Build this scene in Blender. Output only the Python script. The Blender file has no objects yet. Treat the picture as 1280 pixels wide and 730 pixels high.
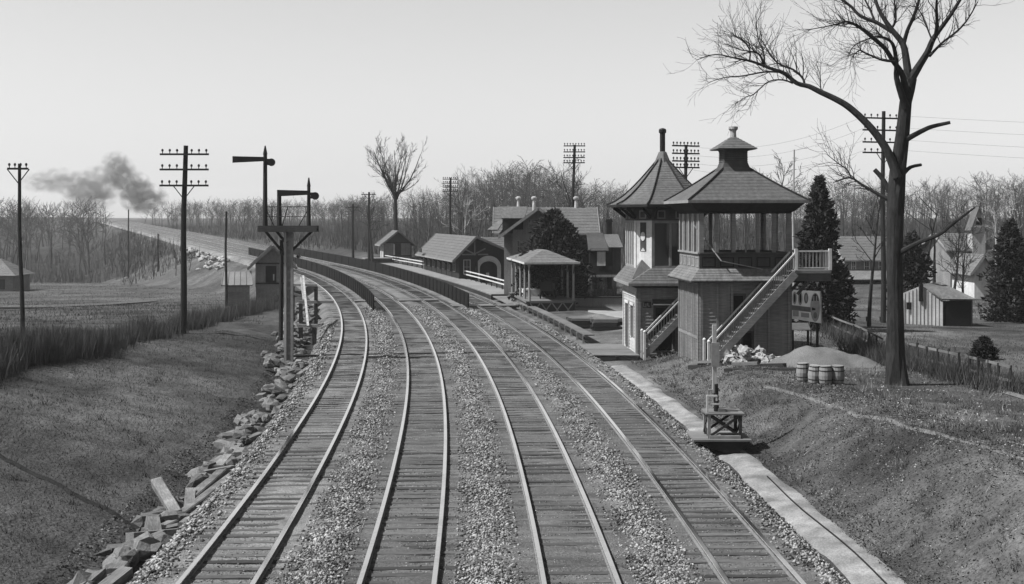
import bpy, bmesh, math, random
import numpy as np
from mathutils import Vector, Matrix
R = math.radians
random.seed(7); rng = np.random.default_rng(11)
C = bpy.context.scene.collection
SC = bpy.context.scene
# ------------------------------------------------------------------ camera, sky, sun
CZ, F, HY = 7.43, 1600.0, 270.3          # eye height above the rails, focal length and horizon row in photo pixels (1280 wide)
cam_d = bpy.data.cameras.new('camera'); cam = bpy.data.objects.new('camera', cam_d); C.objects.link(cam)
cam.location = (0, 0, CZ); cam.rotation_euler = (R(90), 0, 0)
cam_d.sensor_width = 36; cam_d.lens = 36*F/1280; cam_d.shift_y = -(365-HY)/1280
cam_d.clip_start = .1; cam_d.clip_end = 6000
SC.camera = cam
SUN_EL, SUN_AZ = R(52), R(-101)           # azimuth from +Y towards +X
w = bpy.data.worlds.new('World'); SC.world = w; w.use_nodes = True
nt = w.node_tree; nt.nodes.clear()
sky = nt.nodes.new('ShaderNodeTexSky'); sky.sky_type = 'NISHITA'; sky.sun_disc = False
sky.sun_elevation = SUN_EL; sky.sun_rotation = SUN_AZ; sky.dust_density = 0.1; sky.air_density = 0.9; sky.ozone_density = 1.0
bw = nt.nodes.new('ShaderNodeSeparateColor'); bg = nt.nodes.new('ShaderNodeBackground'); bg.inputs[1].default_value = 0.055
wo = nt.nodes.new('ShaderNodeOutputWorld')
nt.links.new(sky.outputs[0], bw.inputs[0]); nt.links.new(bw.outputs[2], bg.inputs[0]); nt.links.new(bg.outputs[0], wo.inputs[0])
sd = bpy.data.lights.new('sun', 'SUN'); sd.energy = 5.0; sd.angle = R(0.6); sd.color = (1, 1, 1)
sun = bpy.data.objects.new('sun', sd); C.objects.link(sun)
sun_dir = Vector((math.sin(SUN_AZ)*math.cos(SUN_EL), math.cos(SUN_AZ)*math.cos(SUN_EL), math.sin(SUN_EL)))
sun.rotation_euler = sun_dir.to_track_quat('Z', 'Y').to_euler(); sun.location = sun_dir*60
SC.view_settings.view_transform = 'Standard'; SC.view_settings.look = 'None'
SC.view_settings.gamma = 1; SC.view_settings.use_curve_mapping = False; SC.view_settings.exposure = 1.1
SC.cycles.max_bounces = 5; SC.cycles.diffuse_bounces = 2; SC.cycles.transparent_max_bounces = 8; SC.cycles.volume_bounces = 0

# ------------------------------------------------------------------ the alignment of the four tracks (plan curve and gradient)
KN = [-60,0,20,40,60,80,110,150,180,220,280,350,450,900]
KV = [0,-1.612,-1.507,-2.003,-1.993,-2.17,-1.957,-1.943,-.933,.043,.017,.01,.05,.05]
ZN = [-60,0,60,120,180,240,320,420,560,700,900]
ZV = [0,0,.215,.488,.794,1.393,2.319,3.25,4.4,5.2,5.9]
DS = .5
_s = np.arange(-60, 900, DS); _k = np.interp(_s, KN, KV)/1000
i0 = int(60/DS)
_th = np.concatenate([[0], np.cumsum(_k[:-1]*DS)]); _th = _th-_th[i0]-.013
_x = np.concatenate([[0], np.cumsum(np.sin(_th[:-1])*DS)]); _x = _x-_x[i0]-.316
_y = np.concatenate([[0], np.cumsum(np.cos(_th[:-1])*DS)]); _y = _y-_y[i0]+18
_z = np.interp(_s, ZN, ZV); _z = np.convolve(np.pad(_z, 20, mode='edge'), np.ones(41)/41, 'valid')
def trk(s, o=0.):
    s = np.asarray(s, float); x = np.interp(s, _s, _x); y = np.interp(s, _s, _y); t = np.interp(s, _s, _th); z = np.interp(s, _s, _z)
    return x+o*np.cos(t), y-o*np.sin(t), z, t
def tp(s, o, dz=0.):
    x, y, z, t = trk(s, o); return Vector((float(x), float(y), float(z)+dz))
def hd(s): return float(np.interp(s, _s, _th))
cs, cx, cy, ct = _s[::4], _x[::4], _y[::4], _th[::4]
def so(x, y):                             # nearest chainage and offset from the middle of the four tracks
    x = np.asarray(x, float).ravel(); y = np.asarray(y, float).ravel(); S = np.empty_like(x); O = np.empty_like(x)
    for a in range(0, len(x), 20000):
        X = x[a:a+20000, None]; Y = y[a:a+20000, None]
        i = np.argmin((X-cx)**2+(Y-cy)**2, axis=1)
        dx = x[a:a+20000]-cx[i]; dy = y[a:a+20000]-cy[i]
        S[a:a+20000] = cs[i]+dx*np.sin(ct[i])+dy*np.cos(ct[i]); O[a:a+20000] = dx*np.cos(ct[i])-dy*np.sin(ct[i])
    return S, O
OFF = [-5.519, -1.864, 1.864, 5.588]      # track centres
def sm(a, b, x):
    t = np.clip((x-a)/(b-a), 0, 1); return t*t*(3-2*t)
def vnoise(x, y, sc, seed=0):             # smooth value noise
    r = np.random.default_rng(100+seed); T = r.random((64, 64)); u = x/sc+500; v = y/sc+500
    i = np.floor(u).astype(int); j = np.floor(v).astype(int); fu = u-i; fv = v-j; fu = fu*fu*(3-2*fu); fv = fv*fv*(3-2*fv)
    a = T[i % 64, j % 64]; b = T[(i+1) % 64, j % 64]; c = T[i % 64, (j+1) % 64]; d = T[(i+1) % 64, (j+1) % 64]
    return (a*(1-fu)+b*fu)*(1-fv)+(c*(1-fu)+d*fu)*fv-.5
def ground(x, y):
    shp = np.shape(x); x = np.asarray(x, float).ravel(); y = np.asarray(y, float).ravel()
    S, O = so(x, y); zt = np.interp(S, _s, _z); d = np.abs(O)
    # left country
    FL = 1.3-.037*np.clip(y-58, 0, 232)+np.clip(y-330, 0, 600)*.022
    FL = FL+vnoise(x, y, 14, 1)*.35+vnoise(x, y, 60, 2)*1.2*sm(80, 200, y)
    base = zt-.62
    up = base+np.maximum(0, d-8.7)*.185+.16*sm(8.8, 9.6, d); dn = base-np.maximum(0, d-9.)*.55
    k = .5
    L = np.minimum(np.maximum(FL, dn), up)
    L = L+vnoise(x, y, 2.2, 3)*.1*sm(10, 13, d)+(vnoise(x, y, .7, 7)*.14+vnoise(x, y, 4.5, 17)*.22)*sm(8.8, 9.6, d)*sm(120, 80, y)
    # right country
    crest = np.interp(S, [-60, 6, 18, 27, 36, 45, 54, 70, 110, 150, 900], [1.9, 1.75, 1.45, 1.05, .75, .45, .15, .05, .1, .4, .4])
    hill = .03*np.clip(y-135, 0, 110)*sm(-20, 60, O)
    P = crest+hill-.5*sm(16, 45, O)*sm(30, 80, y)*sm(140, 100, y)
    P = P+vnoise(x, y, 9, 4)*.25*sm(12, 16, d)+vnoise(x, y, 60, 5)*1.5*sm(140, 240, y)
    low = zt-.36
    t = np.clip((d-9.0)/3.2, 0, 1); t = t*t*(3-2*t)*.6+t*.4
    Rr = low+(P-low)*t+vnoise(x, y, 1.3, 6)*.2*sm(9.2, 10, d)*sm(14, 12, d)
    far = np.maximum(Rr, -20)
    dnr = (zt-.62)-np.maximum(0, d-9.)*.5
    Rr = np.where(S > 190, np.maximum(Rr, dnr), Rr)
    Z = np.where(O < 0, L, Rr)
    bed = zt-.62+np.where(O > 0, .22*sm(6.5, 8.0, d), 0)
    Z = np.where(d < 8.2, np.minimum(Z, bed), Z)
    return Z.reshape(shp)
def gz(x, y): return float(ground(np.array([x]), np.array([y]))[0])
def at(px, py, z):                        # photo pixel on the level z
    Y = F*(CZ-z)/(py-HY); return Vector(((px-640)*Y/F, Y, z))
def aty(px, py, Y): return Vector(((px-640)*Y/F, Y, CZ-(py-HY)*Y/F))
def atg(px, py):                          # photo pixel on the ground
    z = 0.
    for _ in range(40):
        p = at(px, py, z); z = .5*z+.5*gz(p.x, p.y)
    return at(px, py, z)

# ------------------------------------------------------------------ materials
M = {}
def mat(name, v, rough=.9, var=.3, scale=6., stretch=(1, 1, 1), bump=.0, bscale=None, big=.15, bigscale=.7, rand=0., metal=0., spec=.08, detail=6, streak=0.):
    if v < .6: v *= .82
    m = bpy.data.materials.new(name); m.use_nodes = True; t = m.node_tree; N = t.nodes; Lk = t.links.new
    b = N['Principled BSDF']; b.inputs['Roughness'].default_value = rough; b.inputs['Metallic'].default_value = metal
    b.inputs['Specular IOR Level'].default_value = spec
    tc = N.new('ShaderNodeTexCoord'); mp = N.new('ShaderNodeMapping'); mp.inputs['Scale'].default_value = stretch
    Lk(tc.outputs['Object'], mp.inputs[0])
    n = N.new('ShaderNodeTexNoise'); n.inputs['Scale'].default_value = scale; n.inputs['Detail'].default_value = detail; n.inputs['Roughness'].default_value = .65
    Lk(mp.outputs[0], n.inputs['Vector'])
    g = N.new('ShaderNodeTexNoise'); g.inputs['Scale'].default_value = bigscale; g.inputs['Detail'].default_value = 3
    Lk(tc.outputs['Object'], g.inputs['Vector'])
    def mr(src, lo, hi, a=.3, c=.7):
        q = N.new('ShaderNodeMapRange'); q.inputs[1].default_value = a; q.inputs[2].default_value = c
        q.inputs[3].default_value = lo; q.inputs[4].default_value = hi; Lk(src, q.inputs[0]); return q.outputs[0]
    def mul(a, c):
        q = N.new('ShaderNodeMath'); q.operation = 'MULTIPLY'; Lk(a, q.inputs[0]); Lk(c, q.inputs[1]); return q.outputs[0]
    val = mul(mr(n.outputs[0], v*(1-var), v*(1+var)), mr(g.outputs[0], 1-big, 1+big))
    if streak:
        m3 = N.new('ShaderNodeMapping'); m3.inputs['Scale'].default_value = (3.5, 3.5, .22); Lk(tc.outputs['Object'], m3.inputs[0])
        n3 = N.new('ShaderNodeTexNoise'); n3.inputs['Scale'].default_value = 1.6; n3.inputs['Detail'].default_value = 5; Lk(m3.outputs[0], n3.inputs['Vector']); val = mul(val, mr(n3.outputs[0], 1-streak, 1+streak*.6))
    if rand:
        oi = N.new('ShaderNodeObjectInfo'); val = mul(val, mr(oi.outputs['Random'], 1-rand, 1+rand, 0, 1))
    Lk(val, b.inputs['Base Color'])
    if bump:
        n2 = N.new('ShaderNodeTexNoise'); n2.inputs['Scale'].default_value = bscale or scale*2; n2.inputs['Detail'].default_value = 4
        Lk(mp.outputs[0], n2.inputs['Vector'])
        bp = N.new('ShaderNodeBump'); bp.inputs['Strength'].default_value = 1; bp.inputs['Distance'].default_value = bump
        Lk(n2.outputs[0], bp.inputs['Height']); Lk(bp.outputs[0], b.inputs['Normal'])
    M[name] = m; return m
def vmat(name, attr, rough=.95, var=.3, scale=6, bump=.03, bscale=9, var2=.3, scale2=1.2):   # reflectance from a mesh attribute (kind of cover), broken up by noise
    m = mat(name, 1, rough, var, scale, (1, 1, 1), bump, bscale, var2, scale2); t = m.node_tree; N = t.nodes
    a = N.new('ShaderNodeAttribute'); a.attribute_name = attr
    b = N['Principled BSDF']; src = b.inputs['Base Color'].links[0].from_socket
    q = N.new('ShaderNodeMath'); q.operation = 'MULTIPLY'; t.links.new(src, q.inputs[0]); t.links.new(a.outputs['Fac'], q.inputs[1])
    t.links.new(q.outputs[0], b.inputs['Base Color']); return m
vmat('soil', 'tone', var=.5, bump=.09, bscale=9, scale=11)
vmat('ballast_bed', 'tone', var=.45, scale=16, bump=.05, bscale=22, var2=.25, scale2=.8)
vmat('stone_ballast', 'tone', var=.25, bump=0, scale=30)
mat('tie_wood', 0.068, var=.4, scale=5, stretch=(1, 9, 9), bump=.01, rand=.5, big=.25, bigscale=1.5)
mat('old_tie', 0.12, var=.4, scale=4, stretch=(1, 8, 8), bump=.015, rand=.35, big=.3, bigscale=2)
mat('riprap', 0.11, var=.3, scale=5, bump=.02, rand=.3)
mat('rail_top', .97, rough=.1, var=.12, metal=1, spec=.5)
mat('rail_side', 0.13, rough=.8, var=.4, scale=12)
mat('path_sand', .18, var=.35, scale=18, bump=.03, bscale=25, big=.4, bigscale=1.3)
mat('plank', 0.12, var=.3, scale=3, stretch=(1, 10, 10), rand=.2, bump=.004)
mat('plank_dark', 0.025, var=.35, scale=4, stretch=(1, 8, 8), rand=.2)
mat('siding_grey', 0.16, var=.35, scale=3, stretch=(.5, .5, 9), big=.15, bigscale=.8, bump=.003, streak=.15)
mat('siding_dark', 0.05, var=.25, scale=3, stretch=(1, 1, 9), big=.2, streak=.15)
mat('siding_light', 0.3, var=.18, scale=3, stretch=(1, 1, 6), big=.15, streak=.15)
mat('trim_light', 0.42, var=.15, scale=5, big=.12, streak=.15)
mat('trim_mid', 0.19, var=.2, scale=5, big=.12, streak=.15)
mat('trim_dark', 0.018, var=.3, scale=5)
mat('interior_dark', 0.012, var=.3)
mat('brick_wall', 0.16, var=.35, scale=9, stretch=(1, 1, 3), bump=.01, bscale=22, streak=.15)
mat('plaster', 0.45, var=.15, scale=6)
mat('roof_slate', 0.075, var=.22, scale=7, stretch=(3, 3, 1), rough=.75, bump=.012, bscale=16, spec=.4, streak=.35)
mat('roof_light', 0.12, var=.2, scale=5, stretch=(4, 4, 1), rough=.7, bump=.006, streak=.35)
mat('roof_tin', 0.13, var=.2, scale=3, stretch=(6, 1, 1), rough=.55, spec=.5)
mat('pole_wood', 0.02, var=.35, scale=5, stretch=(6, 6, .6), bump=.01, rand=.2)
mat('pole_pale', 0.28, var=.25, scale=5, stretch=(6, 6, .6), streak=.35)
mat('insulator', 0.03, rough=.8, var=.1)
mat('iron_dark', 0.014, rough=.55, var=.3, scale=12)
mat('signal_white', 0.4, var=.2, scale=6)
mat('bark', 0.022, var=.45, scale=9, stretch=(1, 1, .3), bump=.03, bscale=14)
mat('bark_far', 0.04, var=.35, scale=3, rand=.25)
mat('twig_far', 0.055, var=.35, scale=1.0, rand=.2)
mat('evergreen', 0.02, var=.4, scale=2.5, rand=.15)
mat('grass_left', 0.042, var=.4, scale=2)
mat('grass_right', 0.045, var=.5, scale=2)
mat('brush', 0.055, var=.5, scale=1.2)
mat('barrel_wood', 0.17, var=.3, scale=5, stretch=(9, 9, 1), rand=.15)
mat('limestone', 0.24, var=.18, scale=4, bump=.02, rand=.2)
mat('gravel', 0.115, var=.35, scale=20, bump=.03, bscale=35)
mat('sign_face', 0.85, var=.1, scale=4)
mat('sign_ink', 0.03, var=.2)
mat('stack_metal', 0.4, rough=.45, var=.3, scale=6, metal=.3)
def glassmat():
    m = bpy.data.materials.new('window_glass'); m.use_nodes = True; b = m.node_tree.nodes['Principled BSDF']
    b.inputs['Base Color'].default_value = (.03, .03, .03, 1); b.inputs['Roughness'].default_value = .08; b.inputs['Specular IOR Level'].default_value = .5
    M['glass'] = m
glassmat()

# ------------------------------------------------------------------ mesh helpers
class MB:
    def __init__(s): s.v = []; s.f = []
    def add(s, V, Fc):
        n = len(s.v); s.v += [tuple(p) for p in V]; s.f += [tuple(i+n for i in q) for q in Fc]; return s
    def box(s, x0, x1, y0, y1, z0, z1):
        return s.add([(x0,y0,z0),(x1,y0,z0),(x1,y1,z0),(x0,y1,z0),(x0,y0,z1),(x1,y0,z1),(x1,y1,z1),(x0,y1,z1)],
                     [(0,3,2,1),(4,5,6,7),(0,1,5,4),(1,2,6,5),(2,3,7,6),(3,0,4,7)])
    def beam(s, p, q, w, h, up=(0, 0, 1)):
        p = Vector(p); q = Vector(q); d = (q-p); d.normalize(); u = Vector(up)
        if abs(d.dot(u)) > .999: u = Vector((0, 1, 0))
        a = d.cross(u); a.normalize(); b = a.cross(d); a *= w/2; b *= h/2
        V = [p-a-b, p+a-b, p+a+b, p-a+b, q-a-b, q+a-b, q+a+b, q-a+b]
        return s.add(V, [(0,1,2,3),(7,6,5,4),(0,4,5,1),(1,5,6,2),(2,6,7,3),(3,7,4,0)])
    def tube(s, P, r, n=6, cap=True):
        P = [Vector(p) for p in P]; m = len(P); r = list(r) if hasattr(r, '__len__') else [r]*m
        V = []; a = None
        for i in range(m):
            d = P[min(i+1, m-1)]-P[max(i-1, 0)]
            if d.length < 1e-9: d = Vector((0, 0, 1))
            d.normalize()
            if a is None:
                a = d.cross(Vector((0, 0, 1)) if abs(d.z) < .9 else Vector((1, 0, 0)))
            else: a = a-d*a.dot(d)
            a.normalize(); b = d.cross(a)
            for k in range(n):
                t = 2*math.pi*k/n; V.append(P[i]+(a*math.cos(t)+b*math.sin(t))*r[i])
        Fc = [(i*n+k, i*n+(k+1) % n, (i+1)*n+(k+1) % n, (i+1)*n+k) for i in range(m-1) for k in range(n)]
        if cap: Fc += [tuple(range(n-1, -1, -1)), tuple((m-1)*n+k for k in range(n))]
        return s.add(V, Fc)
    def lathe(s, prof, n=10, c=(0, 0, 0), ph=0.):
        V = []; m = len(prof)
        for r, z in prof:
            for k in range(n):
                t = 2*math.pi*k/n+ph; V.append((c[0]+r*math.cos(t), c[1]+r*math.sin(t), c[2]+z))
        Fc = [(i*n+k, i*n+(k+1) % n, (i+1)*n+(k+1) % n, (i+1)*n+k) for i in range(m-1) for k in range(n)]
        Fc += [tuple(range(n-1, -1, -1)), tuple((m-1)*n+k for k in range(n))]
        return s.add(V, Fc)
    def rings(s, Rs, cap=True):           # loft of equal-length loops
        n = len(Rs[0]); V = [p for q in Rs for p in q]; m = len(Rs)
        Fc = [(i*n+k, i*n+(k+1) % n, (i+1)*n+(k+1) % n, (i+1)*n+k) for i in range(m-1) for k in range(n)]
        if cap: Fc += [tuple(range(n-1, -1, -1)), tuple((m-1)*n+k for k in range(n))]
        return s.add(V, Fc)
    def slab(s, Q, t):                    # polygon thickened downwards along its normal
        Q = [Vector(q) for q in Q]; nn = (Q[1]-Q[0]).cross(Q[2]-Q[0]); nn.normalize()
        if nn.z < 0: nn = -nn; Q = Q[::-1]
        n = len(Q); B = [q-nn*t for q in Q]
        return s.add(Q+B, [tuple(range(n)), tuple(range(2*n-1, n-1, -1))]+[(k, k+n, (k+1) % n+n, (k+1) % n) for k in range(n)])
    def prism(s, poly, y0, y1):           # polygon in (x, z) pushed along y
        n = len(poly)
        return s.add([(a, y0, b) for a, b in poly]+[(a, y1, b) for a, b in poly],
                     [tuple(range(n)), tuple(range(2*n-1, n-1, -1))]+[(k, k+n, (k+1) % n+n, (k+1) % n) for k in range(n)])
    def prismx(s, poly, x0, x1):          # polygon in (y, z) pushed along x
        n = len(poly)
        return s.add([(x0, a, b) for a, b in poly]+[(x1, a, b) for a, b in poly],
                     [tuple(range(n)), tuple(range(2*n-1, n-1, -1))]+[(k, k+n, (k+1) % n+n, (k+1) % n) for k in range(n)])
    def mesh(s, name, m):
        me = bpy.data.meshes.new(name); me.from_pydata(s.v, [], s.f)
        bm = bmesh.new(); bm.from_mesh(me); bmesh.ops.recalc_face_normals(bm, faces=bm.faces); bm.to_mesh(me); bm.free()
        me.materials.append(M[m]); return me
    def build(s, name, m, parent=None, label=None):
        o = bpy.data.objects.new(name, s.mesh(name, m)); C.objects.link(o)
        if parent is not None: o.parent = parent
        if label: o['label'] = label
        return o
def npmesh(name, V, Fa, m, parent=None, attr=None, smooth=False):
    V = np.asarray(V, np.float32); Fa = np.asarray(Fa, np.int32); me = bpy.data.meshes.new(name); k = Fa.shape[1]
    me.vertices.add(len(V)); me.vertices.foreach_set('co', V.ravel())
    me.loops.add(Fa.size); me.loops.foreach_set('vertex_index', Fa.ravel())
    me.polygons.add(len(Fa)); me.polygons.foreach_set('loop_start', np.arange(0, Fa.size, k, dtype=np.int32)); me.polygons.foreach_set('loop_total', np.full(len(Fa), k, np.int32))
    if attr:
        for nme, val in attr.items():
            a = me.attributes.new(nme, 'FLOAT', 'POINT'); a.data.foreach_set('value', np.asarray(val, np.float32))
    me.update(); me.validate()
    if smooth: me.shade_smooth()
    me.materials.append(M[m]); o = bpy.data.objects.new(name, me); C.objects.link(o)
    if parent is not None: o.parent = parent
    return o
def tag(o, label=None, cat=None, group=None, kind=None):
    if label: o['label'] = label
    if cat: o['category'] = cat
    if group: o['group'] = group
    if kind: o['kind'] = kind
    return o
def thing(name, label, cat, loc=(0, 0, 0), rz=0., group=None, kind=None):
    o = bpy.data.objects.new(name, None); o.empty_display_size = .2; C.objects.link(o); o.location = loc; o.rotation_euler = (0, 0, rz)
    return tag(o, label, cat, group, kind)
def copy_tree(o, parent=None):
    c = o.copy(); C.objects.link(c); c.parent = parent
    for ch in list(o.children): copy_tree(ch, c)
    return c

# ------------------------------------------------------------------ terrain: one sheet to the horizon
def axis(lo, a, b, hi, fine, grow):
    v = list(np.arange(a, b, fine)); st = fine; x = v[-1]
    while x < hi: st *= grow; x += st; v.append(x)
    st = fine; x = v[0]; u = []
    while x > lo: st *= grow; x -= st; u.append(x)
    return np.array(u[::-1]+v)
gx = axis(-1800, -26, 24, 1800, .4, 1.055); gy = axis(-60, 14, 110, 2600, .45, 1.045)
GX, GY = np.meshgrid(gx, gy); GZ = ground(GX, GY)
S_, O_ = so(GX, GY); X_, Y_ = GX.ravel(), GY.ravel()
tone = np.full(X_.shape, .105)
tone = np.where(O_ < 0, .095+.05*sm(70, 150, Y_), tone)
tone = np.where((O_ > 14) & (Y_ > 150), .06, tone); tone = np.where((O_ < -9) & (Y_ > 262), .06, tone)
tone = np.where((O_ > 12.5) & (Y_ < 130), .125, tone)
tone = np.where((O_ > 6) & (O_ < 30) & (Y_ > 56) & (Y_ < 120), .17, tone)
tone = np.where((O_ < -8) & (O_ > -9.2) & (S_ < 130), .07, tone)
nn_ = vnoise(X_, Y_, 3.5, 8)+.6*vnoise(X_, Y_, 1.1, 9)
tone = .36*tone*(1+.5*np.clip(vnoise(X_, Y_, 9., 33)+.8*vnoise(X_, Y_, 2., 34), -.8, .8)*(Y_ < 120))*(1+.9*np.clip(nn_, -.6, .6))
nx = len(gx); ii = np.arange(nx-1); jj = np.arange(len(gy)-1)
base = (jj[:, None]*nx+ii[None]).ravel(); FQ = np.stack([base, base+1, base+1+nx, base+nx], 1)
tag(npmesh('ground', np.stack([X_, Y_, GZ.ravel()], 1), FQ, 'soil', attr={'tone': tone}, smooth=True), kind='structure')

# ------------------------------------------------------------------ ballast bed and tracks
TIE, RAILH = 2.6, .14
def bed_height(S, O):
    z = np.interp(S, _s, _z)-RAILH-.007
    dd = np.min(np.abs(O[..., None]-np.array(OFF)), axis=-1)
    z = z+.05*np.exp(-((dd-1.85)/.32)**2)-.012*(dd < .7)
    e = np.abs(O); z = z-np.clip(e-7.15, 0, 2)*.62
    return z
sA = np.concatenate([np.arange(-20, 60, .3), np.arange(60, 130, .7), np.arange(130, 260, 2), np.arange(260, 900, 6)]); oA = np.arange(-8.05, 7.96, .16)
SG, OG = np.meshgrid(sA, oA, indexing='ij'); bx_, by_, bz_, bt_ = trk(SG, OG); bz_ = bed_height(SG, OG)
bz_ = bz_+(vnoise(bx_, by_, .35, 12)*.03+vnoise(bx_, by_, .9, 13)*.04)*sm(150, 90, SG)
dd = np.min(np.abs(OG[..., None]-np.array(OFF)), axis=-1)
btone = np.where(dd > 1.32, .25, .2)+.0*dd
btone = np.where((dd < 1.4) & (dd > 1.2), .2, btone)
btone = np.where(np.abs(OG-OFF[0]) < 1.3, .3, btone); btone = btone+.07*sm(130, 220, SG)*(OG < -6.9)
btone = .35*btone*(1+.5*vnoise(bx_, by_, .7, 14)+.35*vnoise(bx_, by_, 5, 15))
na, nb = SG.shape; b0 = (np.arange(na-1)[:, None]*nb+np.arange(nb-1)[None]).ravel()
tag(npmesh('ballast_bed', np.stack([bx_.ravel(), by_.ravel(), bz_.ravel()], 1), np.stack([b0, b0+1, b0+nb+1, b0+nb], 1)[:, ::-1], 'ballast_bed', attr={'tone': btone.ravel()}), kind='structure')
# loose stones
def octa(P, siz, r):                      # irregular little stones
    n = len(P); B = np.array([[1,0,0],[-1,0,0],[0,1,0],[0,-1,0],[0,0,.75],[0,0,-.75]], float)
    V = B[None]*siz[:, None, None]*(.6+.8*r.random((n, 6, 1)))+r.normal(0, .22, (n, 6, 3))*siz[:, None, None]
    a = r.random(n)*6.28; c, s_ = np.cos(a), np.sin(a); x = V[..., 0]*c[:, None]-V[..., 1]*s_[:, None]; y = V[..., 0]*s_[:, None]+V[..., 1]*c[:, None]
    V = np.stack([x, y, V[..., 2]], -1)+P[:, None]
    Fb = np.array([[0,2,4],[2,1,4],[1,3,4],[3,0,4],[2,0,5],[1,2,5],[3,1,5],[0,3,5]])
    return V.reshape(-1, 3), (Fb[None]+6*np.arange(n)[:, None, None]).reshape(-1, 3)
def stones(n, smin, smax, ofn, siz0, r):
    u = r.random(n); s = smin*(smax/smin)**u if smin > 0 else smin+u*(smax-smin)
    o = ofn(n, r); x, y, z, t = trk(s, o); z = bed_height(s, o); sz = siz0*(.55+.9*r.random(n)**1.6)*(1+np.clip(s-30, 0, 80)/90)
    return np.stack([x, y, z+sz*.35], 1), sz
PS, ZS = [], []
for k in range(3):
    mid = (OFF[k]+OFF[k+1])/2
    p, z_ = stones(21000, 3.5, 85, lambda n, r: mid+np.clip(r.normal(0, .32, n), -.7, .7), .033, rng); PS.append(p); ZS.append(z_)
p, z_ = stones(7000, 3.5, 70, lambda n, r: 7.2+r.normal(0, .24, n), .04, rng); PS.append(p); ZS.append(z_)
p, z_ = stones(7000, 3.5, 70, lambda n, r: -7.2+r.normal(0, .26, n), .045, rng); PS.append(p); ZS.append(z_)
p, z_ = stones(48000, 3.5, 60, lambda n, r: r.uniform(-7, 7, n), .016, rng); PS.append(p); ZS.append(z_)
V, Fa = octa(np.concatenate(PS), np.concatenate(ZS), rng)
tag(npmesh('ballast_stones', V, Fa, 'stone_ballast', attr={'tone': np.repeat(.02+.24*rng.random(len(V)//6)**1.7, 6)}), 'loose broken stone ballast between the railway tracks', 'ballast', kind='stuff')

def tie_mesh(k):
    r = random.Random(k); m = MB(); n = 5; Rs = []
    for i in range(n):
        x = -TIE/2+TIE*i/(n-1); wv = .105+r.uniform(-.012, .012); h = r.uniform(-.006, .006); c = r.uniform(-.015, .015); e = .012
        Rs.append([(x, c-wv, -.17), (x, c+wv, -.17), (x, c+wv, h-e), (x, c+wv-e, h), (x, c-wv+e, h), (x, c-wv, h-e)])
    m.rings(Rs); return m.mesh('tie', 'tie_wood')
tie_me = [tie_mesh(k) for k in range(6)]
def rail_mesh(o):
    m = bpy.data.meshes.new('rail')
    ss = np.concatenate([np.arange(-20, 130, 1.), np.arange(130, 320, 2.), np.arange(320, 900, 8.)])
    prof = [(-.065,-.14),(.065,-.14),(.062,-.125),(.012,-.115),(.012,-.045),(.055,-.036),(.055,-.006),(.05,0),(-.05,0),(-.055,-.006),(-.055,-.036),(-.012,-.045),(-.012,-.115),(-.062,-.125)]
    n = len(prof); V = []
    for a, b in prof:
        x, y, z, t = trk(ss, o+a); V.append(np.stack([x, y, z+b], 1))
    V = np.stack(V, 1).reshape(-1, 3); q = len(ss)
    Fc = np.array([(i*n+k, i*n+(k+1) % n, (i+1)*n+(k+1) % n, (i+1)*n+k) for i in range(q-1) for k in range(n)])
    m.from_pydata(V.tolist(), [], Fc.tolist()); m.materials.append(M['rail_side']); m.materials.append(M['rail_top'])
    mi = np.tile([1 if k in (5, 6, 7, 8, 9) else 0 for k in range(n)], q-1); m.polygons.foreach_set('material_index', mi.astype(np.int32)); return m
TN = ['first track from the left, beside the ditch and discarded timbers', 'second track from the left, between the two picket fences', 'third track from the left, right of the middle of the picture', 'rightmost track, beside the sandy path and the wooden towers']
for k, oc in enumerate(OFF):
    t = thing('railway_track', 'curving railway line, '+TN[k], None, kind='structure')
    for sd_ in (-1, 1):
        o = bpy.data.objects.new('rail', rail_mesh(oc+sd_*.7525)); C.objects.link(o); o.parent = t
    s = 2.+.13*k; i = 0; far = MB()
    while s < 165:
        x, y, z, th = trk(s, oc); i += 1
        yaw = -float(th)+random.gauss(0, .012)
        dzt = -RAILH+random.gauss(0, .006)-.0
        if s < 80:
            o = bpy.data.objects.new('tie', random.choice(tie_me)); C.objects.link(o); o.parent = t
            lx = random.gauss(0, .04)
            o.location = (float(x)+lx, float(y), float(z)+dzt); o.rotation_euler = (0, random.gauss(0, .003), yaw); o.scale = (1+random.gauss(0, .012), 1+random.uniform(-.12, .12), 1)
        else:
            c = Vector((float(x), float(y), float(z)+dzt-.06)); d = Vector((math.cos(yaw), math.sin(yaw), 0))*TIE/2; far.beam(c-d, c+d, .2, .12)
        s += .57+random.gauss(0, .02)
    far.build('tie_row', 'tie_wood', t)['kind'] = 'stuff'

# ------------------------------------------------------------------ sandy path beside the rightmost track, footpath on the bank, platforms
def strip(name, pts_l, pts_r, m, lift=.03, n=3, kind='structure'):
    L = np.array(pts_l); Rr = np.array(pts_r); t = np.linspace(0, 1, n+1)
    X = L[:, None, 0]*(1-t)+Rr[:, None, 0]*t; Y = L[:, None, 1]*(1-t)+Rr[:, None, 1]*t; Z = ground(X, Y)+lift
    Z[:, 0] -= .06; Z[:, -1] -= .06
    k = n+1; b = (np.arange(len(L)-1)[:, None]*k+np.arange(n)[None]).ravel()
    o = npmesh(name, np.stack([X.ravel(), Y.ravel(), Z.ravel()], 1), np.stack([b, b+1, b+k+1, b+k], 1), m, smooth=True)
    return tag(o, kind=kind) if kind else o
ss = np.arange(-6, 47, .4)
jl = np.array([vnoise(np.array([s]), np.array([0.]), 1.2, 21)[0] for s in ss])*.16; jr = np.array([vnoise(np.array([s]), np.array([0.]), 1.0, 22)[0] for s in ss])*.22
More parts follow.
